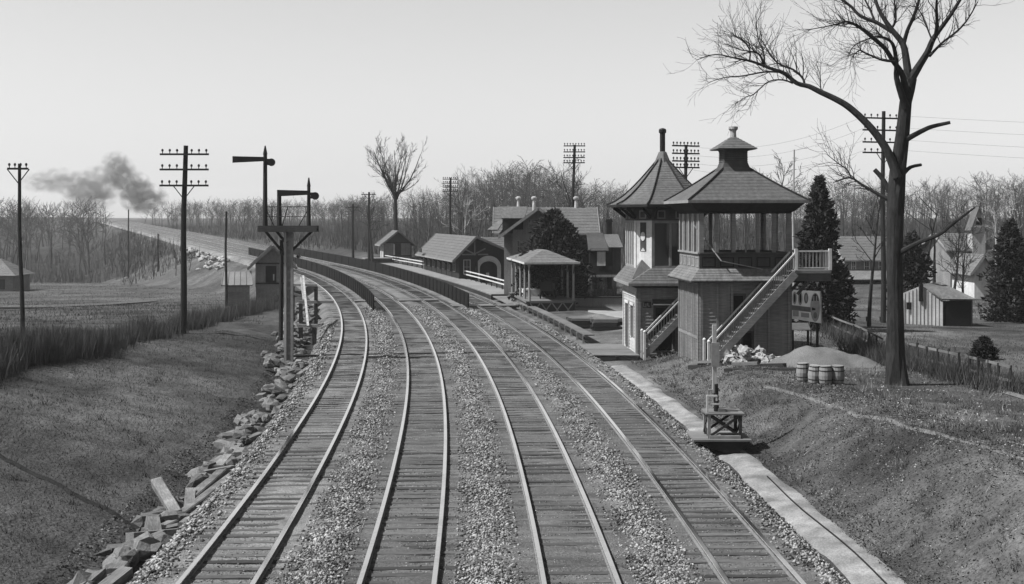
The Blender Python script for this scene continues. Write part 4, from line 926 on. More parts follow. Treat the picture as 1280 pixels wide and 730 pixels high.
bc = thing('baggage_cart', 'dark wooden baggage cart standing under the pavilion roof', 'cart', (2.9, 102.5, .86), R(80))
b = MB(); b.box(-1.1, 1.1, -.5, .5, .62, .72); b.build('bed', 'plank_dark', bc)
for x in (-1.05, 1.05): b = MB(); b.box(x-.04, x+.04, -.5, .5, .725, 1.35); b.build('end_rack', 'plank_dark', bc)
for x in (-.7, .7):
    for y in (-.52, .52): b = MB(); b.tube([(x, y-.03, .33), (x, y+.03, .33)], [.33, .33], 16); b.build('wheel', 'iron_dark', bc)
b = MB(); b.box(-.8, .7, -.42, .42, .725, 1.15); b.build('load', 'siding_dark', bc)
# lumber stacks and low wall between pavilion and old tower
for k, (px0, px1, py, Yd, h, m, lab) in enumerate(((712, 742, 408, 88., .62, 'plank_dark', 'dark open lumber trestle beside the plank walk'), (742, 778, 412, 84., .75, 'plank_dark', 'dark heap of squared timbers left of the older tower'))):
    t = thing('lumber_stack', lab, 'lumber', (0, 0, 0)); A_ = at(px0, py, .05); w_ = (px1-px0)*A_.y/F
    for j in range(3):
        for i in range(5):
            q = MB(); z = A_.z-.05+j*h/3; yy = A_.y+i*.34+random.uniform(-.05, .05); x0 = A_.x+random.uniform(-.2, .2); q.box(x0, x0+w_*random.uniform(.8, 1.05), yy, yy+.27, z, z+h/3-.03); q.build('timber', 'plank' if j == 2 else 'plank_dark', t)
gw = thing('garden_wall', 'long low dark garden wall in front of the station house', 'wall', (0, 0, 0))
A_ = at(718, 384, .0); B_ = at(778, 384, .0)
q = MB(); q.box(A_.x, B_.x+.6, A_.y, A_.y+.5, -.4, .75); q.build('wall_body', 'brick_wall', gw); q = MB(); q.box(A_.x-.1, B_.x+.7, A_.y-.08, A_.y+.58, .755, .87); q.build('coping', 'trim_dark', gw)
mat('pale_ground', 0.2, var=.15, scale=3)
Pq = [at(700, 394, 0), at(790, 394, 0), at(790, 405, 0), at(740, 399, 0)]
strip('yard_path', [(p.x, p.y) for p in (at(735, 388.5, 0), at(765, 388.5, 0), at(790, 388.5, 0))], [(p.x, p.y) for p in (at(735, 391, 0), at(765, 396, 0), at(790, 402, 0))], 'pale_ground', .06, 6)

# ------------------------------------------------------------------ left: bracket signal
YB = 66.; bs = thing('bracket_signal', 'tall bracket semaphore signal with two horizontal arms and ladder post', 'signal', (0, 0, 0))
def B6(px, py, dy=0): return aty(px, py, YB+dy)
pb = B6(361, 285); g0 = gz(pb.x, YB); px_ = pb.x
q = MB()
for dx in (-.17, .17):
    q = MB(); q.box(px_+dx-.06, px_+dx+.06, YB-.12, YB+.12, g0-.3, pb.z-.12); q.build('post_channel', 'pole_pale' if dx < 0 else 'trim_mid', bs)  # left channel paler: its sunlit edge is put into the colour
for z in np.arange(g0+.3, pb.z-.3, .42):
    q = MB(); q.box(px_-.108, px_+.108, YB-.05, YB+.05, z, z+.14); q.build('rung', 'trim_mid', bs)
q = MB(); q.box(px_-.1, px_+.1, YB+.02, YB+.045, g0, pb.z-.2); q.build('post_web', 'trim_mid', bs)
xl, xr = B6(325, 0).x, B6(396, 0).x
q = MB(); q.box(xl, xr, YB-.35, YB+.35, pb.z-.1, pb.z+.0); q.build('bracket_deck', 'trim_dark', bs)
for yy in (-.4, .36): q = MB(); q.box(xl-.05, xr+.05, YB+yy, YB+yy+.05, pb.z-.2, pb.z+.12); q.build('deck_beam', 'siding_dark', bs)
for (a, b_) in ((B6(331, 288), B6(356, 318)), (B6(391, 288), B6(366, 312)), (B6(345, 288), B6(358, 304))):
    q = MB(); q.beam(a, b_, .1, .13); q.build('knee_brace', 'trim_dark', bs)
q = MB(); q.beam(B6(372, 319), B6(374, 322), .5, .12); q.build('lamp_box', 'iron_dark', bs)
def mast(px, ytop, arm_y, arm_x0, w_=.2, tip=None, col='pole_wood'):
    b0, t0 = B6(px, 285), B6(px, ytop); q = MB(); q.tube([b0, b0.lerp(t0, .93)], [w_*.62, w_*.5], 8); q.lathe([(w_*.6, 0), (w_*.55, .05), (.03, .45)], 8, b0.lerp(t0, .93)); mo = q.build('mast', col, bs)
    a = B6(px, arm_y); e = B6(arm_x0, arm_y)
    q = MB(); y_ = YB-w_*.7
    V_ = [(a.x, a.z+.11), (a.x, a.z-.11), (e.x, e.z-.19), (e.x, e.z+.15)]; q.add([(x, y, z) for y in (y_, y_-.04) for x, z in V_], [(0, 1, 2, 3), (7, 6, 5, 4), (0, 4, 5, 1), (1, 5, 6, 2), (2, 6, 7, 3), (3, 7, 4, 0)]); q.build('semaphore_arm', 'iron_dark', mo)
    q = MB(); c = B6(px+8.5, arm_y+4); q.beam((a.x, y_-.02, a.z), (c.x, y_-.02, c.z), .05, .1); q.tube([(c.x, y_-.06, c.z), (c.x, y_+.02, c.z)], [.2, .2], 14); q.build('spectacle', 'iron_dark', mo)
    q = MB(); q.box(a.x+.1, a.x+.32, YB-.05, YB+.2, a.z-.3, a.z+.02); q.build('lamp', 'iron_dark', mo)
mast(331.5, 186, 199, 291.5); mast(386, 229, 241, 347, .17)
q = MB(); a = B6(349, 285); b_ = B6(349, 241); q.tube([a, b_], [.13, .11], 8); q.build('short_mast', 'pole_wood', bs)
for (p_, r_) in (((334, 258.5), (385, 258.5)), ((334, 271), (385, 271))):
    q = MB(); q.tube([B6(*p_, -.3), B6(*r_, -.3)], .022, 5); q.build('guard_rail', 'iron_dark', bs)
for (p_, r_) in (((334, 265), (344, 285)), ((385, 262), (372, 285)), ((340, 257), (340, 285)), ((360, 258), (352, 285))):
    q = MB(); q.tube([B6(*p_), B6(*r_)], .025, 5); q.build('stay', 'iron_dark', bs)
q = MB(); q.tube([B6(352, 300, .6), B6(351, 425, .6)], [.1, .12], 8); q.build('service_pole', 'pole_wood', bs)

# ------------------------------------------------------------------ left: discarded ties, blocks, boulders in the ditch
def log(a, b_, w_, h_, lab, lift=0., m='old_tie', tilt=0.):
    A_, B_ = atg(*a), atg(*b_); A_.z += h_/2+lift; B_.z += h_/2+lift+tilt; d = B_-A_; L = d.length; q = MB(); n = 4; r = random.Random(str(a)); Rs = []
    for i in range(n):
        x = L*i/(n-1); ww = w_/2*(1+r.uniform(-.08, .08)); hh = h_/2*(1+r.uniform(-.08, .08)); e = .03; Rs.append([(x, -ww, -hh), (x, ww, -hh), (x, ww, hh-e), (x, ww-e, hh), (x, -ww+e, hh), (x, -ww, hh-e)])
    q.rings(Rs); o = q.build('discarded_tie', m); o.location = A_; o.rotation_mode = 'QUATERNION'; o.rotation_quaternion = Vector((1, 0, 0)).rotation_difference(d.normalized()); tag(o, lab, 'timber', 'discarded timbers in the ditch')
log((221, 655), (196, 622), .3, .24, 'pale squared timber end-on, propped across the ditch edge at lower left', .12, tilt=.2)
log((229, 664), (271, 630), .28, .22, 'long old tie lying nearest the rails at lower left', 0)
log((226, 655), (294, 602), .27, .22, 'longest old tie in the lower left heap', .1)
log((240, 634), (277, 600), .3, .24, 'old tie lying on the grass side of the lower left heap', .1)
log((180, 652), (212, 645), .26, .2, 'short tie under the propped pale timber', .0)
log((190, 672), (232, 652), .25, .2, 'tie stub at the bottom end of the lower left heap', .0)
log((144, 727), (173, 692), .36, .28, 'broad timber running out of the bottom edge of the picture', 0)
log((272, 592), (298, 563), .34, .26, 'thick dark tie beside the first big ditch block', 0)
log((335, 548), (352, 530), .3, .22, 'half tie lying across the middle of the ditch', .05)
log((372, 474), (395, 458), .26, .2, 'pale tie slanting across the ditch below the signal', .05)
log((345, 464), (364, 478), .22, .14, 'slim pale board on the grass edge below the signal', .05)
log((381, 489), (398, 462), .22, .18, 'thin tie leaning on the ditch stones', .1)
rr = [rock_mesh(k+20, 'riprap') for k in range(7)]
bl = [(181, 696, .45), (199, 692, .42), (305, 576, .36), (292, 586, .3), (283, 576, .3), (305, 549, .33), (322, 545, .3), (312, 535, .3), (309, 527, .28), (325, 528, .27), (338, 510, .33), (348, 520, .3), (353, 502, .28), (345, 494, .26), (360, 495, .24), (346, 485, .24), (364, 487, .22), (356, 478, .25), (372, 483, .2)]
BLK = ['big pale block lowest in the ditch at the bottom left', 'big block beside the bottom left one, nearer the rails']+['%s stone block in the ditch, %s' % (('large' if v[2] > .31 else ('middling' if v[2] > .26 else 'small')), w_) for v, w_ in zip(bl[2:], ('beside the thick dark tie nearest the rails', 'just below the thick dark tie', 'on the grass side of the thick dark tie', 'right above the thick dark tie', 'next up the ditch, on the ballast edge', 'leaning on the block beside the ballast edge', 'on the grass edge halfway up the ditch', 'halfway up, touching the ballast', 'beside the half tie lying across', 'between the half tie and the ballast', 'just beyond the half tie', 'on the bank side beyond the half tie', 'nearest the rails below the signal', 'under the slim pale board', 'on the ballast edge below the signal', 'between the slim board and the thin tie', 'highest one, against the thin leaning tie'))]
for k, (a, b_, s) in enumerate(bl):
    p = atg(a, b_); o = bpy.data.objects.new('ditch_block', rr[k % 7]); C.objects.link(o); o.location = p+Vector((0, 0, s*.35)); o.scale = (s*random.uniform(1, 1.4), s, s*.85); o.rotation_euler = (random.uniform(-.4, .4), random.uniform(-.4, .4), random.random()*6)
    tag(o, BLK[k], 'stone', 'stone blocks along the ditch')
rp = thing('riprap_pile', 'jumble of broken stone and timber filling the ditch behind the signal post', 'stones', tp(62, -9))
for k in range(150):
    s_ = random.uniform(44, 92); o_ = random.gauss(-9.0, .5); p = tp(s_, o_); p.z = gz(p.x, p.y); o = bpy.data.objects.new('stone', random.choice(rr)); C.objects.link(o); o.parent = rp
    s = random.uniform(.14, .36); o.location = p+Vector((0, 0, s*random.uniform(.2, 1.1)))-rp.location; o.scale = (s*random.uniform(1, 2.), s*random.uniform(.7, 1), s*random.uniform(.5, .9)); o.rotation_euler = (random.uniform(-.6, .6), random.uniform(-.6, .6), random.random()*6)
rp2 = thing('embankment_stones', 'scattered pale boulders on the embankment edge beyond the left shelter', 'stones', tp(200, -9))
for k in range(46):
    s_ = random.uniform(185, 255); o_ = -8.6-abs(random.gauss(0, 1.6))*sm(255, 200, np.array(s_)); p = tp(s_, float(o_)); p.z = gz(p.x, p.y); o = bpy.data.objects.new('stone', rk[k % 6]); C.objects.link(o); o.parent = rp2
    s = random.uniform(.25, .6); o.location = p+Vector((0, 0, s*.3))-rp2.location; o.scale = (s*1.3, s, s*.7); o.rotation_euler = (0, 0, random.random()*6)
dr = thing('ditch_rubble', 'continuous jumble of broken stone and tie ends edging the leftmost track', 'rubble', tp(25, -8.4))
for k in range(105):
    s_ = random.uniform(7, 50); o_ = random.gauss(-8.3, .2)-.008*max(0, s_-20); p = tp(s_, o_); p.z = gz(p.x, p.y) if o_ < -8.1 else p.z-.5
    if random.random() < .7:
        o = bpy.data.objects.new('stone', random.choice(rr)); s = random.uniform(.14, .33); o.scale = (s*random.uniform(1, 1.8), s, s*random.uniform(.5, .9)); o.rotation_euler = (random.uniform(-.5, .5), random.uniform(-.5, .5), random.random()*6)
    else:
        q = MB(); L_ = random.uniform(.6, 1.9); hh_ = random.uniform(.1, .15); q.box(-L_/2, L_/2, -hh_-.02, hh_+.02, -hh_, hh_); o = bpy.data.objects.new('tie_end', q.mesh('tie_end', 'old_tie')); o.rotation_euler = (random.uniform(-.2, .2), random.uniform(-.25, .25), R(90)+random.gauss(0, .6)); s = .12
    C.objects.link(o); o.parent = dr; o.location = p+Vector((0, 0, s*random.uniform(.3, .9)))-dr.location
tf = thing('timber_culvert', 'pale timber frame and boards over the dark culvert behind the signal', 'culvert', (0, 0, 0))
for (a, Ya, b_, Yb, w_, m) in (((362, 356), 92, (396, 356.5), 92, .2, 'trim_mid'), ((374, 377.5), 88, (417, 377.5), 88, .22, 'platform_top'), ((373, 407), 78, (396, 407), 78, .2, 'trim_mid'), ((379, 345), 90, (385, 408), 77, .13, 'pole_pale'), ((376, 347), 92, (380, 378), 90, .13, 'pole_pale'), ((366, 367), 90, (376, 370), 90, .2, 'plank')):
    q = MB(); q.beam(aty(*a, Ya), aty(*b_, Yb), w_, w_*.8); q.build('beam', m, tf)
for px, Yd in ((366, 91.8), (395, 91.8), (376, 87.8), (376, 77.8), (393, 77.8)):
    q = MB(); p = aty(px, 357 if Yd > 90 else (378.5 if Yd > 80 else 408), Yd); q.box(p.x-.12, p.x+.12, p.y-.1, p.y+.1, gz(p.x, p.y)-.4, p.z-.06); q.build('upright', 'plank_dark', tf)

# ------------------------------------------------------------------ left: shelter and low shed
LSH = thing('passenger_shelter', 'small gabled passenger shelter behind the bracket signal on the left', 'shelter', (-24.4, 122, 0), R(10))
mat('shelter_wall', 0.2, var=.25, scale=4)
brick_box(LSH, 0, 3.1, 0, 7, -1.2, 3.2, m='shelter_wall', gable='y', zr=4.5)
gable_roof(LSH, 0, 3.1, -.3, 7, 3.2, 4.65, over=.75, m='roof_slate', axis='y')
b = MB(); b.box(.9, 1.9, -.06, -.005, 1.1, 2.7); WN = b.build('window', 'trim_dark', LSH); b = MB(); b.box(.3, .88, -.05, -.004, 1.1, 2.7); b.build('shutter', 'trim_mid', WN); b = MB(); b.box(1.6, 1.72, -.09, -.062, 1.3, 1.9); b.build('curtain', 'trim_light', WN)
for z in (2.85, .95): b = MB(); b.box(-.02, 3.12, -.08, -.002, z, z+.14); b.build('belt_timber', 'trim_dark', LSH)
for yy in (.3, 2.2, 4.1): b = MB(); b.box(-.06, -.005, yy, yy+1., .6, 2.9); b.build('side_panel', 'trim_light' if yy < 3 else 'trim_dark', LSH)
LOW = thing('coal_shed', 'low shed with ribbed tin roof left of the gabled shelter', 'shed', (-26.9, 119.5, 0), R(10))
g_ = gz(-26.5, 119)
b = MB(); b.box(.15, 2.3, .2, 2.2, g_-.3, .9); b.build('wall', 'siding_grey', LOW); b = MB(); b.box(.1, 2.35, .12, .19, .35, .85); b.build('pale_board', 'trim_mid', LOW)
b = MB(); b.slab([(-.25, -.1, 1.0), (2.65, -.1, 1.0), (2.45, 2.6, 2.15), (-.2, 2.6, 2.15)], .08); RF = b.build('roof', 'roof_tin', LOW)
for i in range(6):
    b = MB(); u = i/5; b.beam(Vector((-.22+2.84*u, -.1, 1.03)), Vector((-.18+2.6*u, 2.6, 2.18)), .05, .06); b.build('roof_batten', 'roof_tin', RF)

# house at the left edge
h0 = atg(6, 364); HL = thing('cottage', 'pale low cottage with hipped roof at the left edge of the field', 'house', (h0.x-5.5, h0.y, h0.z), R(0))
brick_box(HL, 0, 6.6, 0, 6, -.5, 2.2, m='siding_grey'); rf = MB(); A = ring(poff([(0, 0), (6.6, 0), (6.6, 6), (0, 6)], .6), 2.1); B = ring([(2.8, 2.8), (3.8, 2.8), (3.8, 3.2), (2.8, 3.2)], 4.3); courses(rf, lambda t: lerp_ring(A, B, t), 8); rf.build('roof', 'roof_light', HL)
window(HL, (4.0, 0), (5.6, 0), 0, 1.5, .3, 1.6, .01, 'trim_dark', cols=2, rows=1)

# ------------------------------------------------------------------ telegraph poles
def pole(px, ytop, ybase, Yd, arms, lab, r0=.15, arm_w=(), yaw=0., m='pole_wood', lean=0., pins=6, grp=None, zb_=None):
    top = aty(px, ytop, Yd); bx = top.x-lean; zb2 = gz(bx, Yd)-.4 if zb_ is None else zb_
    t = thing('telegraph_pole' if arms else 'bare_pole', lab, 'pole', (bx, Yd, zb2), 0, grp)
    H_ = top.z-zb2; q = MB(); n = 6
    q.tube([(lean*i/n+.04*math.sin(i*1.3), 0, H_*i/n) for i in range(n+1)], [r0*(1-.35*i/n) for i in range(n+1)], 9); q.build('pole_shaft', m, t)
    c, s = math.cos(yaw), math.sin(yaw)
    for k, ay in enumerate(arms):
        z = CZ-(ay-HY)*Yd/F-zb2; hw = arm_w[k % len(arm_w)]*Yd/F; xx = lean*z/H_; q = MB(); q.beam((xx-hw*c, -.16-hw*s, z), (xx+hw*c, -.16+hw*s, z), .09, .11); A_ = q.build('crossarm', m, t)
        ins = MB()
        for j in range(pins):
            u = -1+2*(j+.35)/(pins-.3)
            if abs(u) < .12: continue
            ins = MB(); ins.lathe([(.025, 0), (.025, .1), (.06, .12), (.07, .2), (.035, .26)], 7, (xx+u*hw*c, -.16+u*hw*s, z+.05)); ins.build('insulator', 'insulator', A_)
    if arms:
        z = CZ-(arms[-1]-HY)*Yd/F-zb2
        for s_ in (-1, 1): q = MB(); q.beam((lean*.8, -.16, z-.8), (lean*.8+s_*.6*c, -.18+s_*.6*s, z-.03), .03, .05); q.build('arm_brace', m, t)
    return t
pole(231.5, 182, 400, 74, (193, 212, 232), 'tall dark telegraph pole with three crossarms beyond the left hedge', .2, (30.5,), pins=7, lean=.15)
pole(23.5, 204.5, 420, 70, (211,), 'slender telegraph pole with one crossarm at the left edge', .13, (13,), pins=4, lean=-.2)
pole(718, 181, 300, 132, (182.5, 190, 197, 203.5), 'telegraph pole with four crossarms rising behind the station house', .2, (13.5,), pins=8, lean=.35)
pole(563, 222, 300, 172, (224, 229, 234, 239), 'telegraph pole with four crossarms behind the passenger station', .2, (9.7,), pins=8)
pole(461, 240, 310, 180, (243,), 'dark pole with a single one-sided arm left of the waiting booth', .22, (9,), pins=3)
pole(441, 255, 320, 185, (259,), 'lower dark pole with short arm farthest left of the booth', .2, (9,), pins=3)
pole(857, 181, 260, 96, (182.5, 192, 201.5, 209.5), 'telegraph pole with four slanting crossarms behind the older tower roof', .18, (19,), pins=8, yaw=.35)
pole(1104, 139, 300, 92, (148, 163, 178, 191), 'telegraph pole with four crossarms behind the big bare tree', .2, (30,), pins=7, yaw=.3)
pole(992, 187, 340, 90, (), 'thin pale flagpole rising behind the new tower', .09, (), m='pole_pale')
pole(282.5, 264, 345, 118, (), 'thin dark bare pole beside the low tin-roofed shed', .14, ())
pole(197.5, 292, 345, 240, (), 'small distant bare pole on the left embankment slope', .2, ())
pole(160.5, 262, 350, 255, (), 'thin distant bare pole below the embankment', .18, ())

# ------------------------------------------------------------------ right: board-and-batten shed, fences, houses
s0 = at(1130, 402, .0); SHD = thing('garden_shed', 'board-and-batten garden shed with slanted roof beyond the big bare tree', 'shed', (s0.x, s0.y, gz(s0.x, s0.y)-.05), R(0))
def xs(px): return (px-1130)*s0.y/F
def zs(py): return (402-py)*s0.y/F
def wallpoly(mb, P, th):                  # vertical plate: plan points with their own top heights
    for (x0, y0, z0, t0), (x1, y1, z1, t1) in zip(P[:-1], P[1:]):
        d = Vector((x1-x0, y1-y0)).normalized(); n = Vector((-d.y, d.x))*th
        mb.add([(x0, y0, z0), (x1, y1, z1), (x1, y1, t1), (x0, y0, t0), (x0+n.x, y0+n.y, z0), (x1+n.x, y1+n.y, z1), (x1+n.x, y1+n.y, t1), (x0+n.x, y0+n.y, t0)], [(0,1,2,3), (7,6,5,4), (0,4,5,1), (1,5,6,2), (2,6,7,3), (3,7,4,0)])
yB = 3.6
cr_x, cr_z = xs(1178), zs(369)
m = MB(); wallpoly(m, [(0, 1.6, -.3, zs(366)), (xs(1155), .8, -.3, zs(353)), (cr_x, 0, -.3, zs(369))], .1); FWp = m.build('wall', 'siding_light', SHD)
for i in range(13):
    u = i/12; x = cr_x*u; y = 1.6-1.6*u; zt = (zs(366)+(zs(353)-zs(366))*u/.52) if u < .52 else zs(353)+(zs(369)-zs(353))*(u-.52)/.48
    m = MB(); m.box(x-.025, x+.025, y-.05, y-.012, -.2, zt-.03); m.build('batten', 'trim_light', FWp)
m = MB(); m.box(cr_x+.01, xs(1214), .0, .1, -.3, zs(371)); m.build('front_shade_panel', 'interior_dark', SHD); m = MB(); m.box(xs(1205), xs(1216), .05, 3, -.3, zs(370)); m.build('wall', 'siding_dark', SHD)  # near-black panel stands in for the shade inside the open front
m = MB(); m.slab([(cr_x-.1, -.2, zs(368)), (xs(1219), -.25, zs(368.5)), (xs(1196), 3.4, zs(350.5)), (xs(1154), 1.0, zs(351))], .08); m.build('roof', 'roof_light', SHD)
m = MB(); m.box(xs(1139), xs(1147), 1.05, 1.1, zs(383), zs(374)); m.build('window', 'trim_dark', SHD)
m = MB(); m.box(xs(1152.5), xs(1157), .5, .75, zs(372), zs(350)); m.build('stove_pipe', 'iron_dark', SHD)
def small_house(name, lab, px0, px1, pyb, pye, pyr, Yd, m, rm, depth=7., axis='x', wins=(), rz=0.):
    x0 = (px0-640)*Yd/F; w_ = (px1-px0)*Yd/F; g_ = gz(x0+w_/2, Yd); t = thing(name, lab, 'house', (x0, Yd, 0), rz); ze = CZ-(pye-HY)*Yd/F; zr = CZ-(pyr-HY)*Yd/F
    brick_box(t, 0, w_, 0, depth, min(g_, CZ-(pyb-HY)*Yd/F)-.6, ze, m=m, gable=axis, zr=zr-.1); gable_roof(t, 0, w_, 0, depth, ze, zr, over=.5, m=rm, axis=axis)
    for (a, b_, c, d) in wins:
        xa, xb = (a-px0)*Yd/F, (b_-px0)*Yd/F; window(t, (xa, 0), (xb, 0), 0, xb-xa, CZ-(d-HY)*Yd/F, CZ-(c-HY)*Yd/F, .01, 'trim_light', 'glass', cols=2, rows=2, fw=.09)
    return t
h1 = small_house('gabled_house', 'pale house with pointed gable tower among bare trees at the right', 1188, 1232, 392, 310, 292, 132, 'siding_grey', 'roof_slate', 8, 'x', ((1192, 1198, 315, 330), (1202, 1210, 318, 334), (1214, 1221, 318, 334), (1192, 1198, 350, 368), (1205, 1212, 350, 368)))
tw = MB(); xa = (1213-1188)*132/F; xb = (1229-1188)*132/F; ztw = CZ-(300-HY)*132/F; ztp = CZ-(257-HY)*132/F
tw.prism([(xa, -1), (xb, -1), (xb, CZ-(285-HY)*132/F), ((xa+xb)/2, ztp-.15), (xa, CZ-(285-HY)*132/F)], -.6, .9); TWo = tw.build('gable_tower', 'siding_light', h1)
for s_ in (0, 1):
    b = MB(); e = (xa-.25, CZ-(288-HY)*132/F) if s_ == 0 else (xb+.25, CZ-(288-HY)*132/F); p_ = ((xa+xb)/2, ztp); b.slab([(e[0], -.8, e[1]), (p_[0], -.8, p_[1]), (p_[0], 1.0, p_[1]), (e[0], 1.0, e[1])], .1); b.build('tower_roof', 'roof_slate', TWo)
b = MB(); b.box((xa+xb)/2-.28, (xa+xb)/2+.28, -.66, -.605, CZ-(281-HY)*132/F, CZ-(272-HY)*132/F); b.build('window', 'trim_dark', TWo)
small_house('wing_house', 'white-walled cottage wing with low roof left of the dark cedar at right', 1218, 1240, 392, 333, 318, 118, 'trim_light', 'roof_light', 6, 'y', ((1222, 1228, 340, 352),))
small_house('verandah_house', 'wide grey house with long verandah roof behind the big bare tree', 1058, 1126, 392, 322, 296, 140, 'siding_grey', 'roof_slate', 9, 'x', ((1064, 1070, 326, 340), (1080, 1087, 326, 340), (1098, 1105, 326, 340)))
vh = bpy.data.objects['verandah_house']; b = MB(); Yd = 138.; b.slab([(-.6, -2.6, CZ-(349-HY)*Yd/F), (6.6, -2.6, CZ-(349-HY)*Yd/F), (6.6, .1, CZ-(337-HY)*Yd/F), (-.6, .1, CZ-(337-HY)*Yd/F)], .12); b.build('verandah_roof', 'roof_light', vh)
for x in np.linspace(-.4, 6.4, 6): b = MB(); b.box(x-.08, x+.08, -2.5, -2.34, -.6, CZ-(350-HY)*Yd/F); b.build('verandah_post', 'trim_dark', vh)
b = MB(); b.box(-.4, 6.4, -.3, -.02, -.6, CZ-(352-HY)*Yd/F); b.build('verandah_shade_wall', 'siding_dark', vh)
def wire_fence(lab, pts, h, n, m='plank_dark', rails=2, rm='plank', name='post_fence', hr=.1):
    t = thing(name, lab, 'fence', (0, 0, 0)); P = [atg(*p) for p in pts]; Q = []
    for i in range(len(P)-1):
        for k in range(n): Q.append(P[i].lerp(P[i+1], k/n))
    Q.append(P[-1])
    for q_ in Q:
        q_.z = gz(q_.x, q_.y); b = MB(); r_ = random.uniform(.045, .07); b.tube([(q_.x, q_.y, q_.z-.3), (q_.x+random.uniform(-.06, .06), q_.y, q_.z+h*random.uniform(.9, 1.1))], r_, 6); b.build('post', m, t)
    for a, c in zip(Q[:-1], Q[1:]):
        for k in range(rails):
            z = h*(.9-.5*k/max(1, rails-1)); b = MB(); b.beam(a+Vector((0, -.07, z)), c+Vector((0, -.07, z)), .03, hr); b.build('rail', rm, t)
wire_fence('weathered post-and-rail fence running behind the gravel heap to the big tree', [(1034, 412), (1068, 428), (1108, 452)], 1.1, 4)
wire_fence('low weathered fence with vines right of the big bare tree', [(1136, 455), (1200, 472), (1262, 490)], 1.05, 5, rails=2)
wire_fence('white rail fence in front of the verandah house', [(1030, 401), (1066, 401.5), (1101, 402)], .6, 2, rails=1, rm='trim_light', name='white_fence', hr=.35)
wire_fence('long rail fence behind the garden at the right edge', [(1214, 399), (1250, 401), (1300, 403)], 1.0, 3, rails=2, rm='plank')
strip('garden_path', [(p.x, p.y) for p in (atg(1030, 408), atg(1100, 440), atg(1150, 459), atg(1300, 505))], [(p.x, p.y) for p in (atg(1038, 406), atg(1110, 437), atg(1150, 456), atg(1300, 500))], 'path_dirt', .05, 3)

# ------------------------------------------------------------------ trees
def segs_mesh(S, n=3):                    # (k, 8) array of tapered limbs -> vertices and quads
    S = np.asarray(S, float); P, Q, r0, r1 = S[:, :3], S[:, 3:6], S[:, 6], S[:, 7]
    d = Q-P; d /= np.linalg.norm(d, axis=1, keepdims=True)+1e-9
    ref = np.where(np.abs(d[:, 2:3]) < .9, np.array([[0, 0, 1.]]), np.array([[1., 0, 0]])); a = np.cross(d, ref); a /= np.linalg.norm(a, axis=1, keepdims=True)+1e-9; b = np.cross(d, a)
    t = 2*np.pi*np.arange(n)/n; off = a[:, None]*np.cos(t)[None, :, None]+b[:, None]*np.sin(t)[None, :, None]
    V = np.concatenate([P[:, None]+off*r0[:, None, None], Q[:, None]+off*r1[:, None, None]], 1)
    k = np.arange(n); Fb = np.stack([k, (k+1) % n, n+(k+1) % n, n+k], 1)
    return V.reshape(-1, 3), (Fb[None]+2*n*np.arange(len(S))[:, None, None]).reshape(-1, 4)
def branch(out, r, p, d, L, rad, lev, maxlev, up=.12, kids=4, wob=.18, minr=.008, spread=(.45, .85), ratio=.62):
    n = 4 if lev < maxlev else 2; q = np.array(p, float); dd = np.array(d, float); rr = rad
    for i in range(n):
        dd = dd+r.normal(0, wob, 3)*.6; dd[2] += up*(.6 if lev else .1); dd /= np.linalg.norm(dd)
        e = q+dd*L/n; r2 = max(minr, rad*(1-.75*(i+1)/n)); out.append((*q, *e, rr, r2, lev))
        if lev < maxlev and (i > 0 or lev > 0):
            for _ in range(max(1, int(kids/n+r.random()))):
                ang = r.uniform(*spread); ax = r.normal(0, 1, 3); ax -= dd*ax.dot(dd); ax /= np.linalg.norm(ax)+1e-9
                nd = dd*np.cos(ang)+ax*np.sin(ang); t = r.uniform(.3, 1); branch(out, r, q+(e-q)*t, nd, L*ratio*r.uniform(.6, 1.1)*(1-.35*i/n), max(minr, r2*.6), lev+1, maxlev, up, kids, wob, minr, spread, ratio)
        q = e; rr = r2
def bare_tree(seed, H=14., r0=.22, maxlev=3, start=.3, nb=13, minr=.012, fork=False):
    r = np.random.default_rng(seed); out = []; q = np.zeros(3); dd = np.array([r.normal(0, .05), r.normal(0, .05), 1.]); n = 9; rr = r0
    for i in range(n):
        dd = dd+np.append(r.normal(0, .05, 2), 0); dd /= np.linalg.norm(dd); e = q+dd*H/n*.93; r2 = r0*(1-.88*(i+1)/n)
        out.append((*q, *e, rr, r2, 0)); f = (i+.5)/n
        if f > start:
            for _ in range(max(1, round(nb/(n*(1-start))+r.normal(0, .4)))):
                az = r.uniform(0, 6.283); el = r.uniform(.35, 1.05); nd = np.array([np.cos(az)*np.cos(el), np.sin(az)*np.cos(el), np.sin(el)])
                branch(out, r, q+(e-q)*r.random(), nd, H*(.42-.2*f)*r.uniform(.6, 1.1), max(minr, r2*.55), 1, maxlev, .14, 4, .2, minr)
        q = e; rr = r2
    return np.array(out)
# woods: many bare trees that read as one mass
def place_trees(protos, items):
    VV, FF, off = [], [], 0
    for (k, x, y, z, sc, yaw, sx) in items:
        V, Fq = protos[k]; c, s = np.cos(yaw), np.sin(yaw); W = np.empty_like(V); W[:, 0] = (V[:, 0]*c-V[:, 1]*s)*sc*sx+x; W[:, 1] = (V[:, 0]*s+V[:, 1]*c)*sc*sx+y; W[:, 2] = V[:, 2]*sc+z
        VV.append(W); FF.append(Fq+off); off += len(V)
    return np.concatenate(VV), np.concatenate(FF)
wp = [segs_mesh(bare_tree(k, 14, .17, 3, .14+.04*k, 9, .014)[:, :8], 3) for k in range(5)]
wl = [segs_mesh(bare_tree(k+50, 14, .2, 2, .3, 14, .035)[:, :8], 3) for k in range(4)]
sky_x = [-400, 0, 60, 130, 250, 420, 440, 480, 540, 590, 640, 700, 740, 790, 900, 1000, 1060, 1150, 1220, 1280, 1700]
sky_y = [240, 243, 246, 252, 250, 249, 246, 240, 232, 214, 206, 204, 225, 236, 228, 226, 220, 228, 220, 214, 205]
